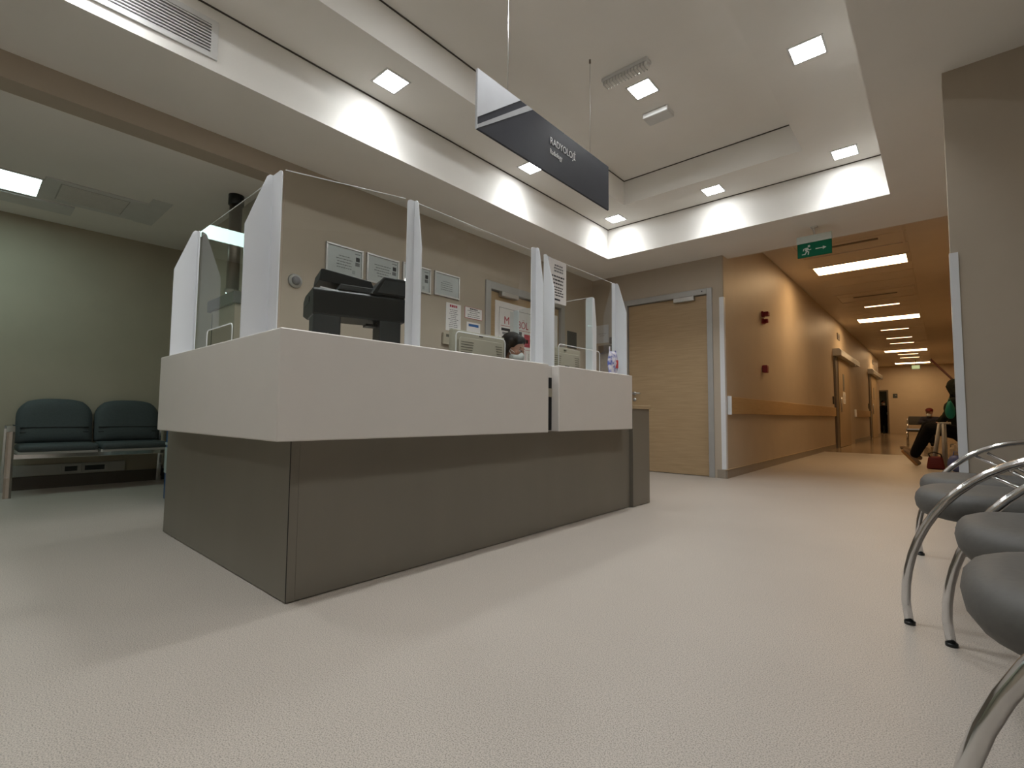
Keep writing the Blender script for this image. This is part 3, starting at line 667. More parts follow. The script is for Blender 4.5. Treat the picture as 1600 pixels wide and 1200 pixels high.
mb = MB(); mb.box(-3.985, -3.76, YD-.07, YD, 1.76, 1.88, 'brownbox', .008); solo('wall_switch_box', mb, 'brown wall box on the far wall, under the paper sheet', 'wall box', (-3.87, YD, 1.76))
mb = MB(); mb.box(-3.80, -3.70, YD-.05, YD, 1.90, 2.0, 'brownbox', .006); solo('wall_switch_box', mb, 'small brown wall box close beside the oak door frame', 'wall box', (-3.75, YD, 1.9))

# notice taped to the short counter's screen
t = thing('screen_notice', 'white printed notice taped to the protective screen above the gap', 'notice', (-2.13, 2.93, 1.63))
mb = MB(); mb.box(-2.1355, -2.134, 2.822, 3.040, 1.635, 1.962, 'paper'); sh = part('sheet', mb, t)
mb = MB(); at = -2.134
scribble(mb, '+X', 2.87, 3.01, 1.865, 1.93, at, 3, 'ink', 61, .55); scribble(mb, '+X', 2.85, 3.02, 1.77, 1.85, at, 3, 'inkd', 62, .45); scribble(mb, '+X', 2.85, 3.02, 1.685, 1.765, at, 4, 'inkd', 63, .45); mb.rect('+X', 2.89, 2.96, 1.655, 1.668, at, 'inkd'); part('lettering', mb, sh)
# wipes pack
t = thing('wipes_pack', 'lilac and white wipes pack with a red label, on the short counter end', 'wipes pack', (-2.07, 3.66, zt))
mb = MB(); b = bmesh.new()
x0, y0_, y1_ = -2.08, 3.575, 3.725
rows = []
for i in range(9):
    z = zt + .195*i/8; th = .032*math.sin(PI*(.12+.76*i/8)); w = .075*(1-.18*abs(i/8-.5)*2)
    rows.append([b.verts.new((x0+th*math.cos(q), (y0_+y1_)/2+w*math.sin(q), z)) for q in [k*2*PI/16 for k in range(16)]])
for i in range(8):
    for k in range(16): b.faces.new([rows[i][k], rows[i][(k+1) % 16], rows[i+1][(k+1) % 16], rows[i+1][k]])
b.faces.new(rows[0][::-1]); b.faces.new(rows[-1]); mb._merge(b, 'pink', True); part('pouch', mb, t)
mb = MB(); mb.box(x0+.012, x0+.031, 3.645, 3.690, zt+.055, zt+.125, 'packred', .004); part('label_patch', mb, t, 'red label on the pack')
mb = MB(); mb.box(x0-.004, x0+.004, 3.59, 3.60, zt+.17, zt+.235, 'pink'); mb.box(x0-.004, x0+.004, 3.69, 3.70, zt+.17, zt+.215, 'pink'); part('flap', mb, t)

# ------------------------------------------------------------------ left bay
t = thing('waiting_bench', 'two dark slate waiting seats on a chrome frame against the bay wall', 'bench', (-6.6, .95, 0))
def soft_panel(mb, ylo, yhi, pts, m):   # pts: (x,z,inset,thickness) profile rows of a rounded cushion
    pass
for (a, b_) in ((.385, .962), (.982, 1.555)):
    mb = MB()
    b = bmesh.new(); n = 14; grid = []
    for i in range(n+1):          # backrest: width eases in at the top
        v = i/n; z = .475+.445*v
        ins = 0 if v < .55 else .16*((v-.55)/.45)**2.6
        row = []
        for k in range(n+1):
            uu = k/n; y = a+ins*.5+(b_-a-ins)*uu
            zz = z - (.030*abs(2*uu-1)**3 if v > .6 else 0)*((v-.6)/.4 if v > .6 else 0)
            bul = .030*(1-(2*uu-1)**6)*(1-(2*v-1)**8)
            x = -6.80-.08*v + bul
            row.append((x, y, zz))
        grid.append(row)
    fv = [[b.verts.new(p) for p in row] for row in grid]; bv = [[b.verts.new((p[0]-.05-(0.0), p[1], p[2])) for p in row] for row in grid]
    for i in range(n):
        for k in range(n):
            b.faces.new([fv[i][k], fv[i][k+1], fv[i+1][k+1], fv[i+1][k]]); b.faces.new([bv[i][k+1], bv[i][k], bv[i+1][k], bv[i+1][k+1]])
    for i in range(n):
        b.faces.new([fv[i+1][0], bv[i+1][0], bv[i][0], fv[i][0]]); b.faces.new([fv[i][n], bv[i][n], bv[i+1][n], fv[i+1][n]])
        b.faces.new([fv[n][i], fv[n][i+1], bv[n][i+1], bv[n][i]]); b.faces.new([fv[0][i+1], fv[0][i], bv[0][i], bv[0][i+1]])
    bmesh.ops.recalc_face_normals(b, faces=b.faces)
    mb._merge(b, 'fabricL', True); bk = part('backrest', mb, t)
    mb = MB()
    for z in (.575, .625): mb.box(-6.79-.018, -6.79-.004, a+.03, b_-.03, z, z+.006, 'dark')
    part('stitching', mb, bk)
    mb = MB(); mb.box(-6.83, -6.385, a, b_, .405, .475, 'fabricL', .03, 4, smooth=True); part('seat', mb, t)
    mb = MB(); mb.box(-6.84, -6.40, a+.0, b_-.0, .385, .410, 'seatbar', .004); part('seat_pan', mb, t)
mb = MB(); mb.box(-6.62, -6.56, .33, 1.56, .335, .385, 'chrome', .005); part('beam', mb, t)
for y in (.335, 1.585):
    mb = MB(); mb.tube([(-6.36, y, 0), (-6.385, y, .18), (-6.395, y, .40), (-6.40, y, .60), (-6.43, y, .65), (-6.50, y, .66), (-6.74, y, .655), (-6.79, y, .62), (-6.82, y, .30), (-6.86, y, 0)], 1, 'chrome', 8, flat=(.012, .055, (0, 1, 0))); part('arm_frame', mb, t)
t = thing('cable_trunking', 'grey wall trunking with two black outlets beneath the dark seats', 'trunking', (XL, .8, .09))
mb = MB(); mb.box(XL, XL+.03, -1.5, 1.28, .135, .245, 'seatbar', .004); part('cover', mb, t)
for (a, b_) in ((.775, .875), (.935, 1.10)):
    mb = MB(); mb.box(XL+.03, XL+.036, a-.03, b_+.03, .145, .235, 'seatbar', .003); mb.box(XL+.036, XL+.0375, a, b_, .165, .215, 'black'); part('outlet', mb, t)
t = thing('waste_bin', 'blue bin with white band showing behind the near end of the desk', 'bin', (-5.05, 1.45, 0))
mb = MB(); mb.box(-5.40, -4.95, 1.29, 1.68, 0, .72, 'bin', .01); part('body', mb, t)
mb = MB(); mb.box(-5.403, -4.947, 1.287, 1.683, .24, .47, 'binw'); part('label_band', mb, t); mb = MB(); mb.box(-5.403, -4.947, 1.287, 1.683, .495, .515, 'binw'); part('stripe', mb, t)
t = thing('service_cabinet', 'beige service cabinet with dark grey slab top, seen through the near screen', 'cabinet', (-4.7, 1.6, 0))
mb = MB(); mb.box(-4.93, -4.36, 1.47, YA-.015, 0, 1.70, 'beigec', .004); part('body', mb, t)
mb = MB(); mb.box(-4.90, -4.885, 1.468, 1.47, .05, 1.68, 'mon2'); part('door_joint', mb, t)
mb = MB(); mb.box(-4.98, -4.34, 1.45, YA-.015, 1.70, 1.80, 'slab', .004); part('top_slab', mb, t)
t = thing('duct_pipe', 'dark vertical pipe rising to the bay ceiling behind the near screen', 'pipe', (-4.78, 1.585, 1.80))
mb = MB(); mb.cyl((-4.78, 1.585, 1.80), (-4.78, 1.585, ZL-.09), .052, 'alu_d', 28); part('tube', mb, t)
mb = MB(); mb.cyl((-4.78, 1.585, ZL-.09), (-4.78, 1.585, ZL), .064, 'black', 28); part('ceiling_collar', mb, t)
mb = MB(); mb.cyl((-4.78, 1.585, 1.80), (-4.78, 1.585, 1.90), .062, 'chrome', 28); part('base_collar', mb, t)

# ------------------------------------------------------------------ right hand waiting benches
def seat_mesh(mb, x0, x1, y0, y1, z0, z1, m):
    b = bmesh.new(); N = 36; rows = []; cx, cy = (x0+x1)/2, (y0+y1)/2
    prof = [(0, 0), (.80, 0), (.93, .10), (.985, .30), (1.0, .52), (.985, .72), (.94, .88), (.86, .97), (.74, 1.0), (.45, .97), (0, .955)]
    for (s, h) in prof:
        ring = []
        for k in range(N):
            q = 2*PI*k/N; c_, s_ = math.cos(q), math.sin(q); e = 2/2.7
            ex = math.copysign(abs(c_)**e, c_); ey = math.copysign(abs(s_)**e, s_)
            ring.append(b.verts.new((cx+ex*(x1-x0)/2*max(s, .001), cy+ey*(y1-y0)/2*max(s, .001), z0+h*(z1-z0))))
        rows.append(ring)
    for i in range(len(rows)-1):
        for k in range(N): b.faces.new([rows[i][k], rows[i][(k+1) % N], rows[i+1][(k+1) % N], rows[i+1][k]])
    bmesh.ops.remove_doubles(b, verts=b.verts, dist=.0005); bmesh.ops.recalc_face_normals(b, faces=b.faces)
    mb._merge(b, m, True)
def round_bench(y0, y1, dx, label):
    t = thing('waiting_bench', label, 'bench', (.35+dx, (y0+y1)/2, 0), 'grey two-seat benches at the right')
    for y in (y0, y1):
        pts = [(-.123+dx, y, 0)]
        for i in range(31):
            q = PI - PI*i/30; pts.append((.37+.502*math.cos(q)+dx, y, .085+.595*math.sin(q)))
        pts.append((.863+dx, y, 0))
        mb = MB(); mb.tube(pts, .0148, 'chrome', 16); arm = part('arm_tube', mb, t)
        mb = MB(); mb.cyl((pts[0][0], y, 0), (pts[0][0], y, .012), .018, 'black', 16); mb.cyl((pts[-1][0], y, 0), (pts[-1][0], y, .012), .018, 'black', 16); part('foot_cap', mb, arm)
        s = 1 if y == y0 else -1
        mb = MB()
        for o in (0, .05): mb.tube([(.13+dx+o, y+.0*s, .592+o*.4), (.30+dx+o, y+s*.02, .50), (.47+dx+o, y+s*.035, .40)], .008, 'chrome', 10)
        part('strut', mb, t)
        mb = MB(); mb.prism([(.02+dx, .385), (.10+dx, .385), (.22+dx, .345), (.16+dx, .325)], 'Y', min(y+s*.012, y+s*.07), max(y+s*.012, y+s*.07), 'black', .003); part('bracket', mb, t)
    mb = MB(); mb.box(.16+dx, .22+dx, y0+.02, y1-.02, .345, .393, 'black', .004); part('beam', mb, t)
    w = (y1-y0)/2
    for i in range(2):
        a = y0+w*i+.03+(.02 if i == 0 else 0); b_ = y0+w*(i+1)-.03-(.02 if i else 0)
        mb = MB(); seat_mesh(mb, -.105+dx, .46+dx, a, b_, .392, .506, 'fabric'); part('seat', mb, t)
        mb = MB(); mb.box(.52+dx, .57+dx, a+.02, b_-.02, .52, .86, 'fabric', .022, 4, smooth=True, mtx=None); mb.box(.53+dx, .56+dx, (a+b_)/2-.03, (a+b_)/2+.03, .36, .53, 'black', .003); part('backrest', mb, t)
        mb = MB(); mb.box(.2+dx, .56+dx, (a+b_)/2-.02, (a+b_)/2+.02, .360, .393, 'black', .003); part('bracket', mb, t)
round_bench(2.497, 3.785, 0, 'grey two-seat bench with chrome arched arms, farther one, beside the wall corner')
round_bench(1.065, 2.36, .12, 'grey two-seat bench with chrome arched arms, the larger looking one by the viewer')

# ------------------------------------------------------------------ corridor
XCW = XC
t = thing('fire_alarm_sounder', 'dark red alarm sounder on the corridor wall, upper of the pair', 'alarm', (XCW, 8.48, 2.4), 'red alarm devices')
mb = MB(); mb.box(XCW, XCW+.03, 8.42, 8.54, 2.40, 2.49, 'redp', .006); part('wall_mount', mb, t); mb = MB(); mb.box(XCW+.03, XCW+.10, 8.43, 8.53, 2.41, 2.48, 'redp', .012); part('horn', mb, t)
t = thing('fire_alarm_beacon', 'dark red round alarm beacon just beneath the sounder on the corridor wall', 'alarm', (XCW, 8.48, 2.3), 'red alarm devices')
mb = MB(); mb.box(XCW, XCW+.035, 8.43, 8.53, 2.29, 2.375, 'redp', .006); part('wall_mount', mb, t); mb = MB(); mb.cyl((XCW+.035, 8.48, 2.333), (XCW+.085, 8.48, 2.333), .040, 'redp', 24, .034); part('lens', mb, t)
t = thing('fire_call_point', 'dark red fire call point on the corridor wall above the handrail', 'alarm', (XCW, 8.45, 1.5), 'red alarm devices')
mb = MB(); mb.box(XCW, XCW+.012, 8.405, 8.495, 1.505, 1.615, 'redp', .002); part('wall_mount', mb, t); mb = MB(); mb.box(XCW+.012, XCW+.07, 8.40, 8.50, 1.50, 1.62, 'redp', .006); part('body', mb, t); mb = MB(); mb.box(XCW+.07, XCW+.073, 8.415, 8.485, 1.53, 1.59, 'redp', .001); part('front_plate', mb, t)
def handrail(y0, y1, label):
    t = thing('wall_handrail', label, 'handrail', (XCW, (y0+y1)/2, .83), 'wooden wall rails in the corridor')
    mb = MB(); mb.box(XCW+.0, XCW+.045, y0, y1, .835, 1.062, 'rail', .006); part('board', mb, t)
    mb = MB(); mb.box(XCW, XCW+.052, y0-.02, y0, .825, 1.07, 'acryl', .004); part('end_cap', mb, t)
handrail(6.72, 15.16, 'wooden wall rail from the corridor corner to the first sliding door'); handrail(19.15, 23.2, 'wooden wall rail between the two sliding doors')
def slider(n, y0, zt_, paper):
    d = struct_root('door_%d' % n, (XCW, y0+1.5, 0))
    mb = MB(); mb.prism([(XCW, zt_-.19), (XCW+.19, zt_-.19), (XCW+.19, zt_-.05), (XCW+.15, zt_), (XCW, zt_)], 'Y', y0, y0+3.85, 'alu', .004); part('track_hood', mb, d)
    mb = MB(); mb.box(XCW, XCW+.05, y0+.05, y0+.42, 0, zt_-.19, 'alu_d', .004); part('jamb', mb, d)
    mb = MB(); mb.box(XCW+.01, XCW+.06, y0+.45, y0+2.5, .01, zt_-.19, 'oakC', .002); lf = part('leaf', mb, d)
    mb = MB(); mb.box(XCW+.06, XCW+.064, y0+1.15, y0+1.42, 1.55, 2.02, 'slab'); part('vision_panel', mb, lf)
    mb = MB(); mb.cyl((XCW+.085, y0+.62, .95), (XCW+.085, y0+.62, 1.35), .014, 'alu', 12); mb.cyl((XCW+.06, y0+.62, 1.0), (XCW+.085, y0+.62, 1.0), .01, 'alu', 10); mb.cyl((XCW+.06, y0+.62, 1.3), (XCW+.085, y0+.62, 1.3), .01, 'alu', 10); part('pull_handle', mb, lf)
    mb = MB(); mb.box(XCW, XCW+.02, y0-.22, y0-.1, 1.15, 1.35, 'black', .003); part('push_button', mb, d)
    mb = MB(); mb.cyl((XCW+.15, y0+3.0, zt_-.23), (XCW+.15, y0+3.0, zt_-.19), .03, 'acryl', 12); part('sensor', mb, d)
    if paper:
        p = thing('door_notice', 'white paper notice on the leaf of the first sliding corridor door', 'notice', (XCW+.06, y0+1.3, 1.2))
        mb = MB(); mb.box(XCW+.0605, XCW+.063, y0+1.12, y0+1.55, 1.19, 1.52, 'paper'); sh = part('sheet', mb, p)
        mb = MB(); scribble(mb, '+X', y0+1.2, y0+1.5, 1.22, 1.49, XCW+.063, 7, 'ink', 3, .4); part('lettering', mb, sh)
slider(3, 15.2, 2.62, True); slider(4, 23.3, 2.70, False)
for (y, z, lb) in ((16.2, 3.05, 'small dark door sign high above the first sliding corridor door'), (25.2, 3.12, 'small dark door sign high above the second sliding corridor door')):
    t = thing('door_sign', lb, 'sign', (XCW, y, z), 'dark signs above sliding doors')
    mb = MB(); mb.box(XCW, XCW+.02, y-.2, y+.2, z-.08, z+.1, 'alu_d', .003); part('plate', mb, t)
    mb = MB(); mb.rect('+X', y-.12, y+.1, z-.03, z+.05, XCW+.02, 'ink'); part('symbol', mb, t)
d = struct_root('door_5', (-2.4, YE, 0))
mb = MB(); mb.box(ED[1]-.0, ED[1]+.07, YE-.02, YE+.0, 0, ED[2]+.06, 'alu_d'); mb.box(ED[0]-.5, ED[1], YE-.02, YE+.0, ED[2], ED[2]+.06, 'alu_d'); part('door_frame', mb, d)
mb = MB(); mb.box(-1.89, -1.70, YE-.02, YE, 1.84, 2.06, 'plaque', .003); mb.box(-1.80, -1.74, YE-.022, YE-.02, 1.95, 2.0, 'ink'); solo('door_sign', mb, 'small dark square sign on the corridor end wall beside the doorway', 'sign', (-1.8, YE, 1.84))

# far waiting chair
t = thing('waiting_chair', 'far dark chair with chrome legs beside the corridor end', 'chair', (-.55, 18.85, 0))
mb = MB(); mb.box(-.80, -.15, 18.63, 19.06, .40, .455, 'fabric', .02, 3, smooth=True); part('seat', mb, t)
mb = MB(); mb.box(-.78, -.17, 19.10, 19.15, .60, .86, 'fabric', .025, 3, smooth=True); part('backrest', mb, t)
mb = MB(); mb.box(-.82, -.13, 18.60, 18.63, .46, .50, 'chrome', .005); part('rail', mb, t)
for x in (-.805, -.15):
    for y in (18.615, 19.12):
        mb = MB(); mb.cyl((x, y, 0), (x, y, .47 if y < 19 else .8), .02, 'chrome', 12); part('leg', mb, t)

# bags, frame and pole by the seated person
t = thing('handbag', 'dark red handbag on the floor by the walking frame', 'bag', (-.10, 10.3, 0))
mb = MB(); b = bmesh.new(); bmesh.ops.create_cube(b, size=1)
for v in b.verts: v.co = Vector((-.105+v.co.x*(.17 if v.co.z > 0 else .23), 10.28+v.co.y*.13, .10+v.co.z*.2))
bmesh.ops.bevel(b, geom=list(b.edges), offset=.03, segments=3, profile=.5, affect='EDGES'); mb._merge(b, 'bag_r', True); part('body', mb, t)
mb = MB(); mb.tube([(-.17, 10.24, .19), (-.19, 10.22, .24), (-.12, 10.21, .27), (-.04, 10.22, .24), (-.03, 10.24, .19)], .009, 'blk', 8); part('handle', mb, t)
t = thing('shopping_bag', 'blue plastic bag on the floor against the wall corner', 'bag', (.09, 10.0, 0))
mb = MB(); b = bmesh.new(); bmesh.ops.create_icosphere(b, subdivisions=3, radius=1)
for v in b.verts: v.co = Vector((.13+v.co.x*.10, 10.0+v.co.y*.09, .125+v.co.z*.125)) + Vector((random.uniform(-.008, .008), random.uniform(-.008, .008), 0))
mb._merge(b, 'bag_b', True); part('body', mb, t); mb = MB(); mb.tube([(.10, 10, .23), (.11, 10, .30), (.16, 10, .30), (.17, 10, .23)], .006, 'bag_b', 8); part('handle', mb, t)
t = thing('walking_frame', 'pale tube walking frame standing before the seated person', 'walking frame', (-.05, 10.5, 0))
for (xt, xb_, y) in ((-.045, -.155, 10.42), (.0, -.01, 10.42), (-.03, -.13, 10.50), (.02, .03, 10.50)):
    mb = MB(); mb.cyl((xb_, y, 0), (xt, y, .72), .019, 'tube_w', 12); part('leg', mb, t)
mb = MB(); mb.cyl((-.06, 10.42, .72), (.10, 10.42, .73), .017, 'tube_w', 12); mb.cyl((-.045, 10.42, .72), (-.03, 10.50, .72), .017, 'tube_w', 12); mb.cyl((.0, 10.42, .72), (.02, 10.50, .72), .017, 'tube_w', 12); part('top_rail', mb, t)
t = thing('folded_cloth', 'crumpled beige cloth bundle lying beside the walking frame', 'cloth', (.10, 10.2, .0))
mb = MB(); b = bmesh.new(); bmesh.ops.create_icosphere(b, subdivisions=4, radius=1); rr = random.Random(3)
for v in b.verts:
    k = 1+.16*math.sin(9*v.co.x+5*v.co.z)*math.cos(7*v.co.y+3*v.co.z); v.co = Vector((.16+v.co.x*.10*k, 10.30+v.co.y*.07*k, .22+v.co.z*.19*k))
mb._merge(b, 'cloth', True); part('bundle', mb, t)
mb = MB(); mb.cyl((-.125, 12.0, 1.90), (.845, 12.0, .60), .017, 'darkred', 14); mb.cyl((-.125, 12.0, 1.90), (-.135, 12.0, 1.915), .022, 'alu_d', 14)
solo('leaning_pole', mb, 'dark red pole slanting down behind the seated person to the wall', 'pole', (.845, 12.0, .60))

# ------------------------------------------------------------------ people
def basis(fwd, up=(0, 0, 1), roll=0):
    F_ = Vector(fwd).normalized(); S = Vector(up).cross(F_).normalized(); U = F_.cross(S)
    m = Matrix.Identity(4)
    for i in range(3): m[i][0], m[i][1], m[i][2] = F_[i], S[i], U[i]
    return m
def head_shapes(mb, m, T_):
    mb.ell((-.012, 0, .032), (.098, .077, .094), m, T_); mb.ell((.030, 0, -.038), (.062, .060, .082), m, T_)
    mb.cap((.050, 0, -.100), .030, (.058, 0, -.092), .028, m, T_)
    mb.cap((.088, 0, .020), .009, (.108, 0, -.022), .013, m, T_); mb.cap((.097, -.012, -.026), .009, (.097, .012, -.026), .009, m, T_)
    mb.cap((.082, -.038, .022), .012, (.082, .038, .022), .012, m, T_)
    for s in (-1, 1):
        mb.ell((.055, s*.042, -.025), (.030, .024, .028), m, T_); mb.ell((-.012, s*.078, -.008), (.020, .010, .033), m, T_)
    mb.cap((.080, -.020, -.062), .010, (.080, .020, -.062), .010, m, T_)
def hand(mb, w, d, up, m, curl=.5, side=1):
    d = Vector(d).normalized(); up = Vector(up); s = d.cross(up).normalized()*side; n = s.cross(d).normalized()*side
    w = Vector(w); palm = w+d*.085
    for k in range(4):
        o = (k-1.5)*.021; mb.cap(w+d*.015+s*o*.6, .014, palm+s*o, .0115, m)
        L = (.066, .078, .073, .056)[k]; a = palm+s*o; p = a+d*L*.55-n*L*.25*curl; q = p+d*L*.45*(1-.4*curl)-n*L*.45*curl
        mb.cap(a, .0105, p, .0095, m); mb.cap(p, .0095, q, .0080, m)
    a = w+d*.03-s*.03; p = a+d*.035-s*.022; q = p+d*.03-s*.004-n*.01
    mb.cap(a, .014, p, .012, m); mb.cap(p, .0115, q, .009, m)
def person(label, J, group=None, hair='long', mask=True, top='navy', legs='blk', hairm='hair', loc=None, voxel=.011, cap_=None, shoes='shoe'):
    t = thing('person', label, 'person', loc)
    Hd = Matrix.Translation(Vector(J['head'])) @ basis(J['face'])
    mb = MB(); head_shapes(mb, 'skin', Hd)
    nk = Hd @ Vector((-.025, 0, -.075)); nb = Vector(J['neck'])
    mb.cap(nk, .055, nb, .060, 'skin'); pv, ch = Vector(J['pelvis']), Vector(J['chest'])
    mb.cap(pv, .125, ch, .125, 'skin'); mb.cap(nb, .06, ch, .10, 'skin')
    for s in 'LR':
        sh, el, wr, hp, kn, an, to = (Vector(J[k+s]) for k in ('sh', 'el', 'wr', 'hip', 'kn', 'an', 'toe'))
        mb.cap(ch+(sh-ch)*.4, .085, sh, .052, 'skin'); mb.cap(sh, .050, el, .040, 'skin'); mb.cap(el, .040, wr, .027, 'skin')
        hand(mb, wr, (wr-el) + Vector((0, 0, -.05)), J.get('palmup', (0, 0, 1)), 'skin', .5, 1 if s == 'L' else -1)
        mb.cap(pv+(hp-pv)*.5, .10, hp, .090, 'skin'); mb.cap(hp, .085, kn, .058, 'skin'); mb.cap(kn, .058, an, .038, 'skin'); mb.cap(an, .036, to, .028, 'skin')
    body = part('body', mb, t, voxel=voxel)
    mb = MB(); mb.cap(pv, .143, ch, .142, top); mb.cap(ch, .12, nb+Vector((0, 0, -.02)), .072, top)
    for s in 'LR':
        sh, el, wr = (Vector(J[k+s]) for k in ('sh', 'el', 'wr'))
        mb.cap(ch+(sh-ch)*.4, .10, sh, .068, top); mb.cap(sh, .066, el, .055, top); mb.cap(el, .055, el+(wr-el)*.9, .042, top)
    if J.get('hood'): mb.cap(nb, .10, Hd @ Vector((-.09, 0, .0)), .09, top)
    part('jacket' if J.get('hood') else 'tunic', mb, t, voxel=voxel)
    mb = MB(); mb.cap(pv+Vector((0, 0, -.03)), .150, pv, .146, legs)
    for s in 'LR':
        hp, kn, an = (Vector(J[k+s]) for k in ('hip', 'kn', 'an'))
        mb.cap(pv+(hp-pv)*.5, .115, hp, .105, legs); w_ = J.get('wide', 1); mb.cap(hp, .102*w_, kn, .076*w_, legs); mb.cap(kn, .074*w_, kn+(an-kn)*.92, .062*w_, legs)
    part('trousers', mb, t, voxel=voxel)
    for s in 'LR':
        an, to = Vector(J['an'+s]), Vector(J['toe'+s]); d_ = (to-an); dn = Vector((d_.x, d_.y, d_.z)).normalized()
        heel = an - dn*.045 + Vector(J.get('heel'+s, (0, 0, -.025)))
        mb = MB(); mb.cap(an, .050, to, .040, shoes); mb.cap(heel, .042, to, .038, shoes); sh_ = part('shoe', mb, t, voxel=.012)
        if J.get('sole'+s):
            n = Vector(J['sole'+s]).normalized(); mb = MB(); c0, c1 = heel+n*.030, to+n*.024
            mb.cap(c0, .032, c1, .034, 'sole'); part('sole', mb, sh_, 'orange brown shoe sole', voxel=.010)
    mb = MB()
    if hair == 'long':
        mb.ell((-.030, 0, .046), (.104, .090, .098), hairm, Hd)
        mb.ell((.022, .024, .086), (.062, .060, .042), hairm, Hd); mb.ell((.022, -.024, .086), (.062, .060, .042), hairm, Hd)
        for s in (-1, 1):
            mb.cap((-.008, s*.076, .055), .024, (-.03, s*.082, -.06), .026, hairm, Hd); mb.cap((-.03, s*.080, -.06), .026, (-.05, s*.07, -.16), .024, hairm, Hd)
        mb.cap((-.07, 0, 0), .075, (-.075, 0, -.16), .055, hairm, Hd)
    elif hair == 'hood':
        mb.ell((-.035, 0, .040), (.110, .100, .112), hairm, Hd); mb.cap((-.05, 0, -.02), .09, (-.06, 0, -.12), .085, hairm, Hd)
        for s in (-1, 1): mb.cap((.02, s*.078, .05), .022, (.01, s*.07, -.10), .024, hairm, Hd)
    else:
        mb.ell((-.028, 0, .050), (.100, .083, .088), hairm, Hd)
    part('hood' if hair == 'hood' else 'hair', mb, t, voxel=.008)
    if cap_:
        mb = MB(); mb.ell((-.018, 0, .072), (.108, .092, .070), cap_, Hd); mb.ell((.10, 0, .060), (.065, .066, .010), cap_, Hd); part('cap', mb, t, voxel=.008)
    for s in (-1, 1):
        mb = MB(); mb.ell((.080, s*.032, .002), (.013, .014, .009), 'eye', Hd, 14, 8); ey = part('eye', mb, t)
        mb = MB(); mb.ell((.0885, s*.032, -.002), (.0065, .0075, .0065), 'inkd', Hd, 12, 8); part('iris', mb, ey)
        mb = MB(); mb.ell((.081, s*.032, .007), (.014, .017, .007), 'skin_d', Hd, 14, 8); mb.cap((.088, s*.016, .026), .004, (.078, s*.052, .026), .003, 'hair', Hd); part('eyebrow', mb, t)
    if mask:
        mb = MB(); mb.ell((.045, 0, -.062), (.076, .063, .056), 'mask', Hd); mb.ell((.085, 0, -.040), (.036, .038, .036), 'mask', Hd); mk = part('face_mask', mb, t, voxel=.007)
        mb = MB()
        for s in (-1, 1):
            for z in (-.03, -.075): mb.tube([Hd @ Vector((.050, s*.060, z)), Hd @ Vector((.02, s*.074, z*.6)), Hd @ Vector((-.018, s*.084, -.006))], .0022, 'mask', 6)
        part('ear_loop', mb, mk)
    return t
# masked woman working behind the desk
hx, hy, hz = -2.78, 3.165, 1.372
person('woman with dark hair and a pale face mask looking down behind the monitor', dict(
    head=(hx, hy, hz), face=(.93, .36, -.34), neck=(hx-.05, hy-.0, hz-.16), chest=(hx-.09, hy, hz-.36), pelvis=(hx-.14, hy, .82),
    shL=(hx-.06, hy+.17, hz-.23), shR=(hx-.06, hy-.17, hz-.23), elL=(hx-.02, hy+.22, 1.00), elR=(hx-.02, hy-.22, 1.00), wrL=(hx+.18, hy+.12, .985), wrR=(hx+.18, hy-.12, .985),
    hipL=(hx-.12, hy+.09, .80), hipR=(hx-.12, hy-.09, .80), knL=(hx+.24, hy+.12, .755), knR=(hx+.24, hy-.12, .755), anL=(hx+.22, hy+.12, .36), anR=(hx+.22, hy-.12, .36), toeL=(hx+.34, hy+.12, .30), toeR=(hx+.34, hy-.12, .30)),
    loc=(hx-.14, hy, .65), top='navy', legs='navy', shoes='blk')
t = thing('office_stool', 'dark office stool beneath the masked woman', 'stool', (hx-.13, hy, 0))
mb = MB(); mb.cyl((hx-.13, hy, .57), (hx-.13, hy, .622), .20, 'black2', 28); part('seat', mb, t)
mb = MB(); mb.cyl((hx-.13, hy, .06), (hx-.13, hy, .57), .03, 'chrome', 16); part('column', mb, t)
mb = MB(); mb.tube([(hx-.13+.19*math.cos(q), hy+.19*math.sin(q), .232) for q in [i*2*PI/24 for i in range(25)]], .011, 'chrome', 10); mb.box(hx+.05, hx+.33, hy-.15, hy+.15, .225, .240, 'black2', .004); part('foot_ring', mb, t)
for k in range(5):
    q = 2*PI*k/5; mb = MB(); mb.tube([(hx-.13, hy, .09), (hx-.13+.26*math.cos(q), hy+.26*math.sin(q), .05)], [.022, .016], 'black2', 10); mb.ell((hx-.13+.26*math.cos(q), hy+.26*math.sin(q), .026), (.026, .026, .026), 'black', None, 12, 8); part('leg', mb, t)
# seated person in the corridor with stretched legs
person('seated person in a dark green jacket and black trousers with legs stretched into the corridor', dict(
    head=(.16, 10.75, 1.29), face=(-.55, .75, -.45), neck=(.19, 10.77, 1.14), chest=(.15, 10.78, .97), pelvis=(.24, 10.80, .58), hood=True, wide=1.25,
    shL=(.14, 10.58, 1.08), shR=(.16, 10.98, 1.08), elL=(.05, 10.55, .84), elR=(.04, 11.02, .84), wrL=(-.02, 10.70, .72), wrR=(-.06, 10.92, .74),
    hipL=(.22, 10.71, .57), hipR=(.22, 10.90, .57), knL=(-.16, 10.72, .64), knR=(-.19, 10.95, .66), anL=(-.39, 10.80, .16), anR=(-.38, 11.05, .20), toeL=(-.51, 10.80, .25), toeR=(-.55, 11.05, .29),
    heelL=(.02, 0, -.085), heelR=(.02, 0, -.06), soleL=(-.62, -.25, -.72)),
    hair='hood', hairm='dkgreen', top='dkgreen', legs='blk', mask=False, loc=(.27, 10.8, .44), voxel=.014)
t = thing('waiting_chair', 'grey corridor chair under the seated person with stretched legs', 'chair', (.35, 10.8, 0))
mb = MB(); mb.box(.08, .56, 10.52, 11.08, .325, .378, 'fabric', .02, 3, smooth=True); part('seat', mb, t)
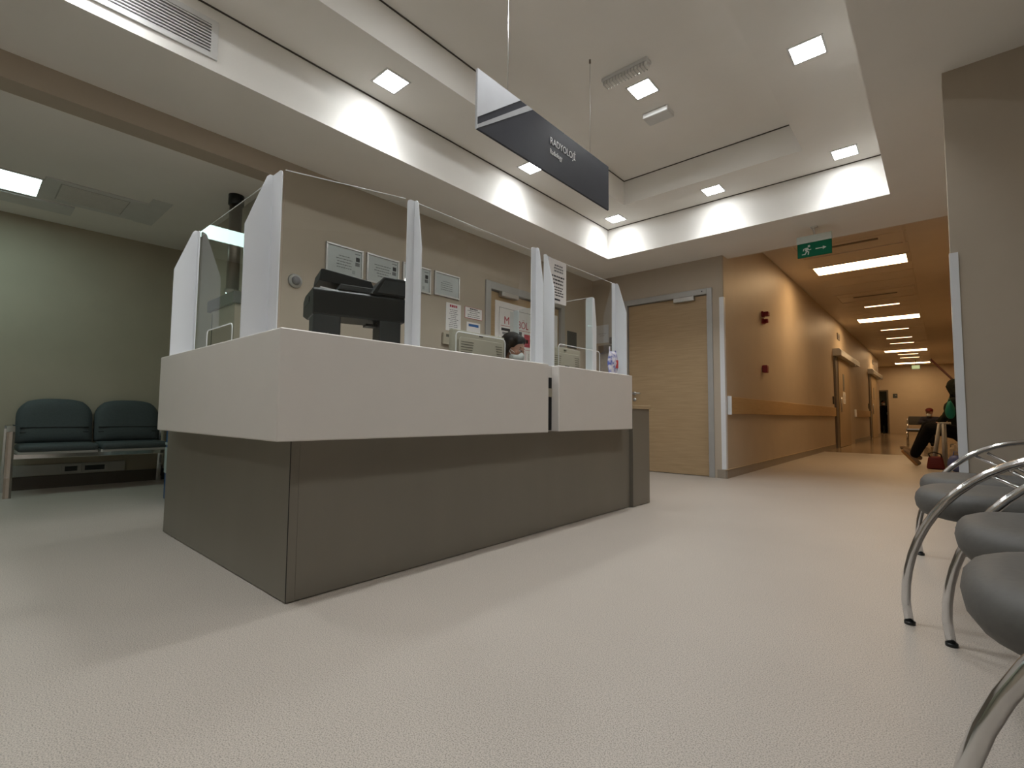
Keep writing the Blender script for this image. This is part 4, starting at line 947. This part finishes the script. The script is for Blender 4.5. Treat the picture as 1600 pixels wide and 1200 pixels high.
mb = MB(); mb.box(.54, .60, 10.54, 11.06, .52, .92, 'fabric', .025, 3, smooth=True); part('backrest', mb, t)
for x in (.12, .56):
    for y in (10.56, 11.04): mb = MB(); mb.cyl((x, y, 0), (x, y, .34 if x < .3 else .56), .014, 'chrome', 12); part('leg', mb, t)
mb = MB(); b = bmesh.new(); bmesh.ops.create_icosphere(b, subdivisions=3, radius=1)
for v in b.verts: v.co = Vector((.095+v.co.x*.05*(1.2-.3*v.co.z), 10.25+v.co.y*.06, .935+v.co.z*.14))
mb._merge(b, 'teal', True); t = thing('carrier_bag', 'teal carrier bag hanging beside the seated person, by the wall corner', 'bag', (.09, 10.25, .80)); part('body', mb, t)
mb = MB(); mb.tube([(.07, 10.25, 1.05), (.085, 10.33, 1.13), (.115, 10.25, 1.05)], .006, 'teal', 8); part('hanging_strap', mb, t)
# far seated masked person
person('far seated person in a dark red cap and pale mask with dark clothes', dict(
    head=(-.285, 18.74, .965), face=(-.25, -.95, -.1), neck=(-.27, 18.80, .82), chest=(-.27, 18.83, .74), pelvis=(-.27, 18.92, .66),
    shL=(-.10, 18.80, .79), shR=(-.44, 18.80, .79), elL=(-.06, 18.68, .68), elR=(-.50, 18.68, .68), wrL=(-.18, 18.55, .68), wrR=(-.38, 18.55, .68),
    hipL=(-.18, 18.88, .65), hipR=(-.36, 18.88, .65), knL=(-.24, 18.47, .62), knR=(-.38, 18.47, .62), anL=(-.24, 18.43, .085), anR=(-.38, 18.43, .085), toeL=(-.24, 18.31, .045), toeR=(-.38, 18.31, .045)),
    hair='short', cap_='bag_r', top='navy', legs='blk', loc=(-.27, 18.9, .5), voxel=.016, shoes='blk')
# dark figure in the far doorway
person('person in dark clothes standing in the doorway at the corridor end', dict(
    head=(-2.34, YE+.55, 1.60), face=(.6, -.8, 0), neck=(-2.35, YE+.57, 1.45), chest=(-2.35, YE+.57, 1.25), pelvis=(-2.35, YE+.57, .95),
    shL=(-2.18, YE+.60, 1.38), shR=(-2.50, YE+.54, 1.38), elL=(-2.13, YE+.60, 1.10), elR=(-2.55, YE+.54, 1.10), wrL=(-2.12, YE+.52, .86), wrR=(-2.56, YE+.46, .86),
    hipL=(-2.26, YE+.58, .90), hipR=(-2.44, YE+.56, .90), knL=(-2.26, YE+.56, .48), knR=(-2.44, YE+.54, .48), anL=(-2.26, YE+.58, .085), anR=(-2.44, YE+.56, .085), toeL=(-2.24, YE+.44, .045), toeR=(-2.44, YE+.42, .045)),
    hair='short', top='blk', legs='blk', mask=True, loc=(-2.35, YE+.57, 0), voxel=.018, shoes='blk')

# ------------------------------------------------------------------ world and view
w = bpy.data.worlds.new('world'); bpy.context.scene.world = w; w.use_nodes = True
w.node_tree.nodes['Background'].inputs[0].default_value = (.02, .02, .02, 1); w.node_tree.nodes['Background'].inputs[1].default_value = 1
sc = bpy.context.scene
sc.view_settings.view_transform = 'Standard'; sc.view_settings.look = 'None'; sc.view_settings.gamma = 1; sc.view_settings.exposure = 0
sc.cycles.use_denoising = True; sc.cycles.max_bounces = 10; sc.cycles.diffuse_bounces = 6; sc.cycles.sample_clamp_indirect = 6
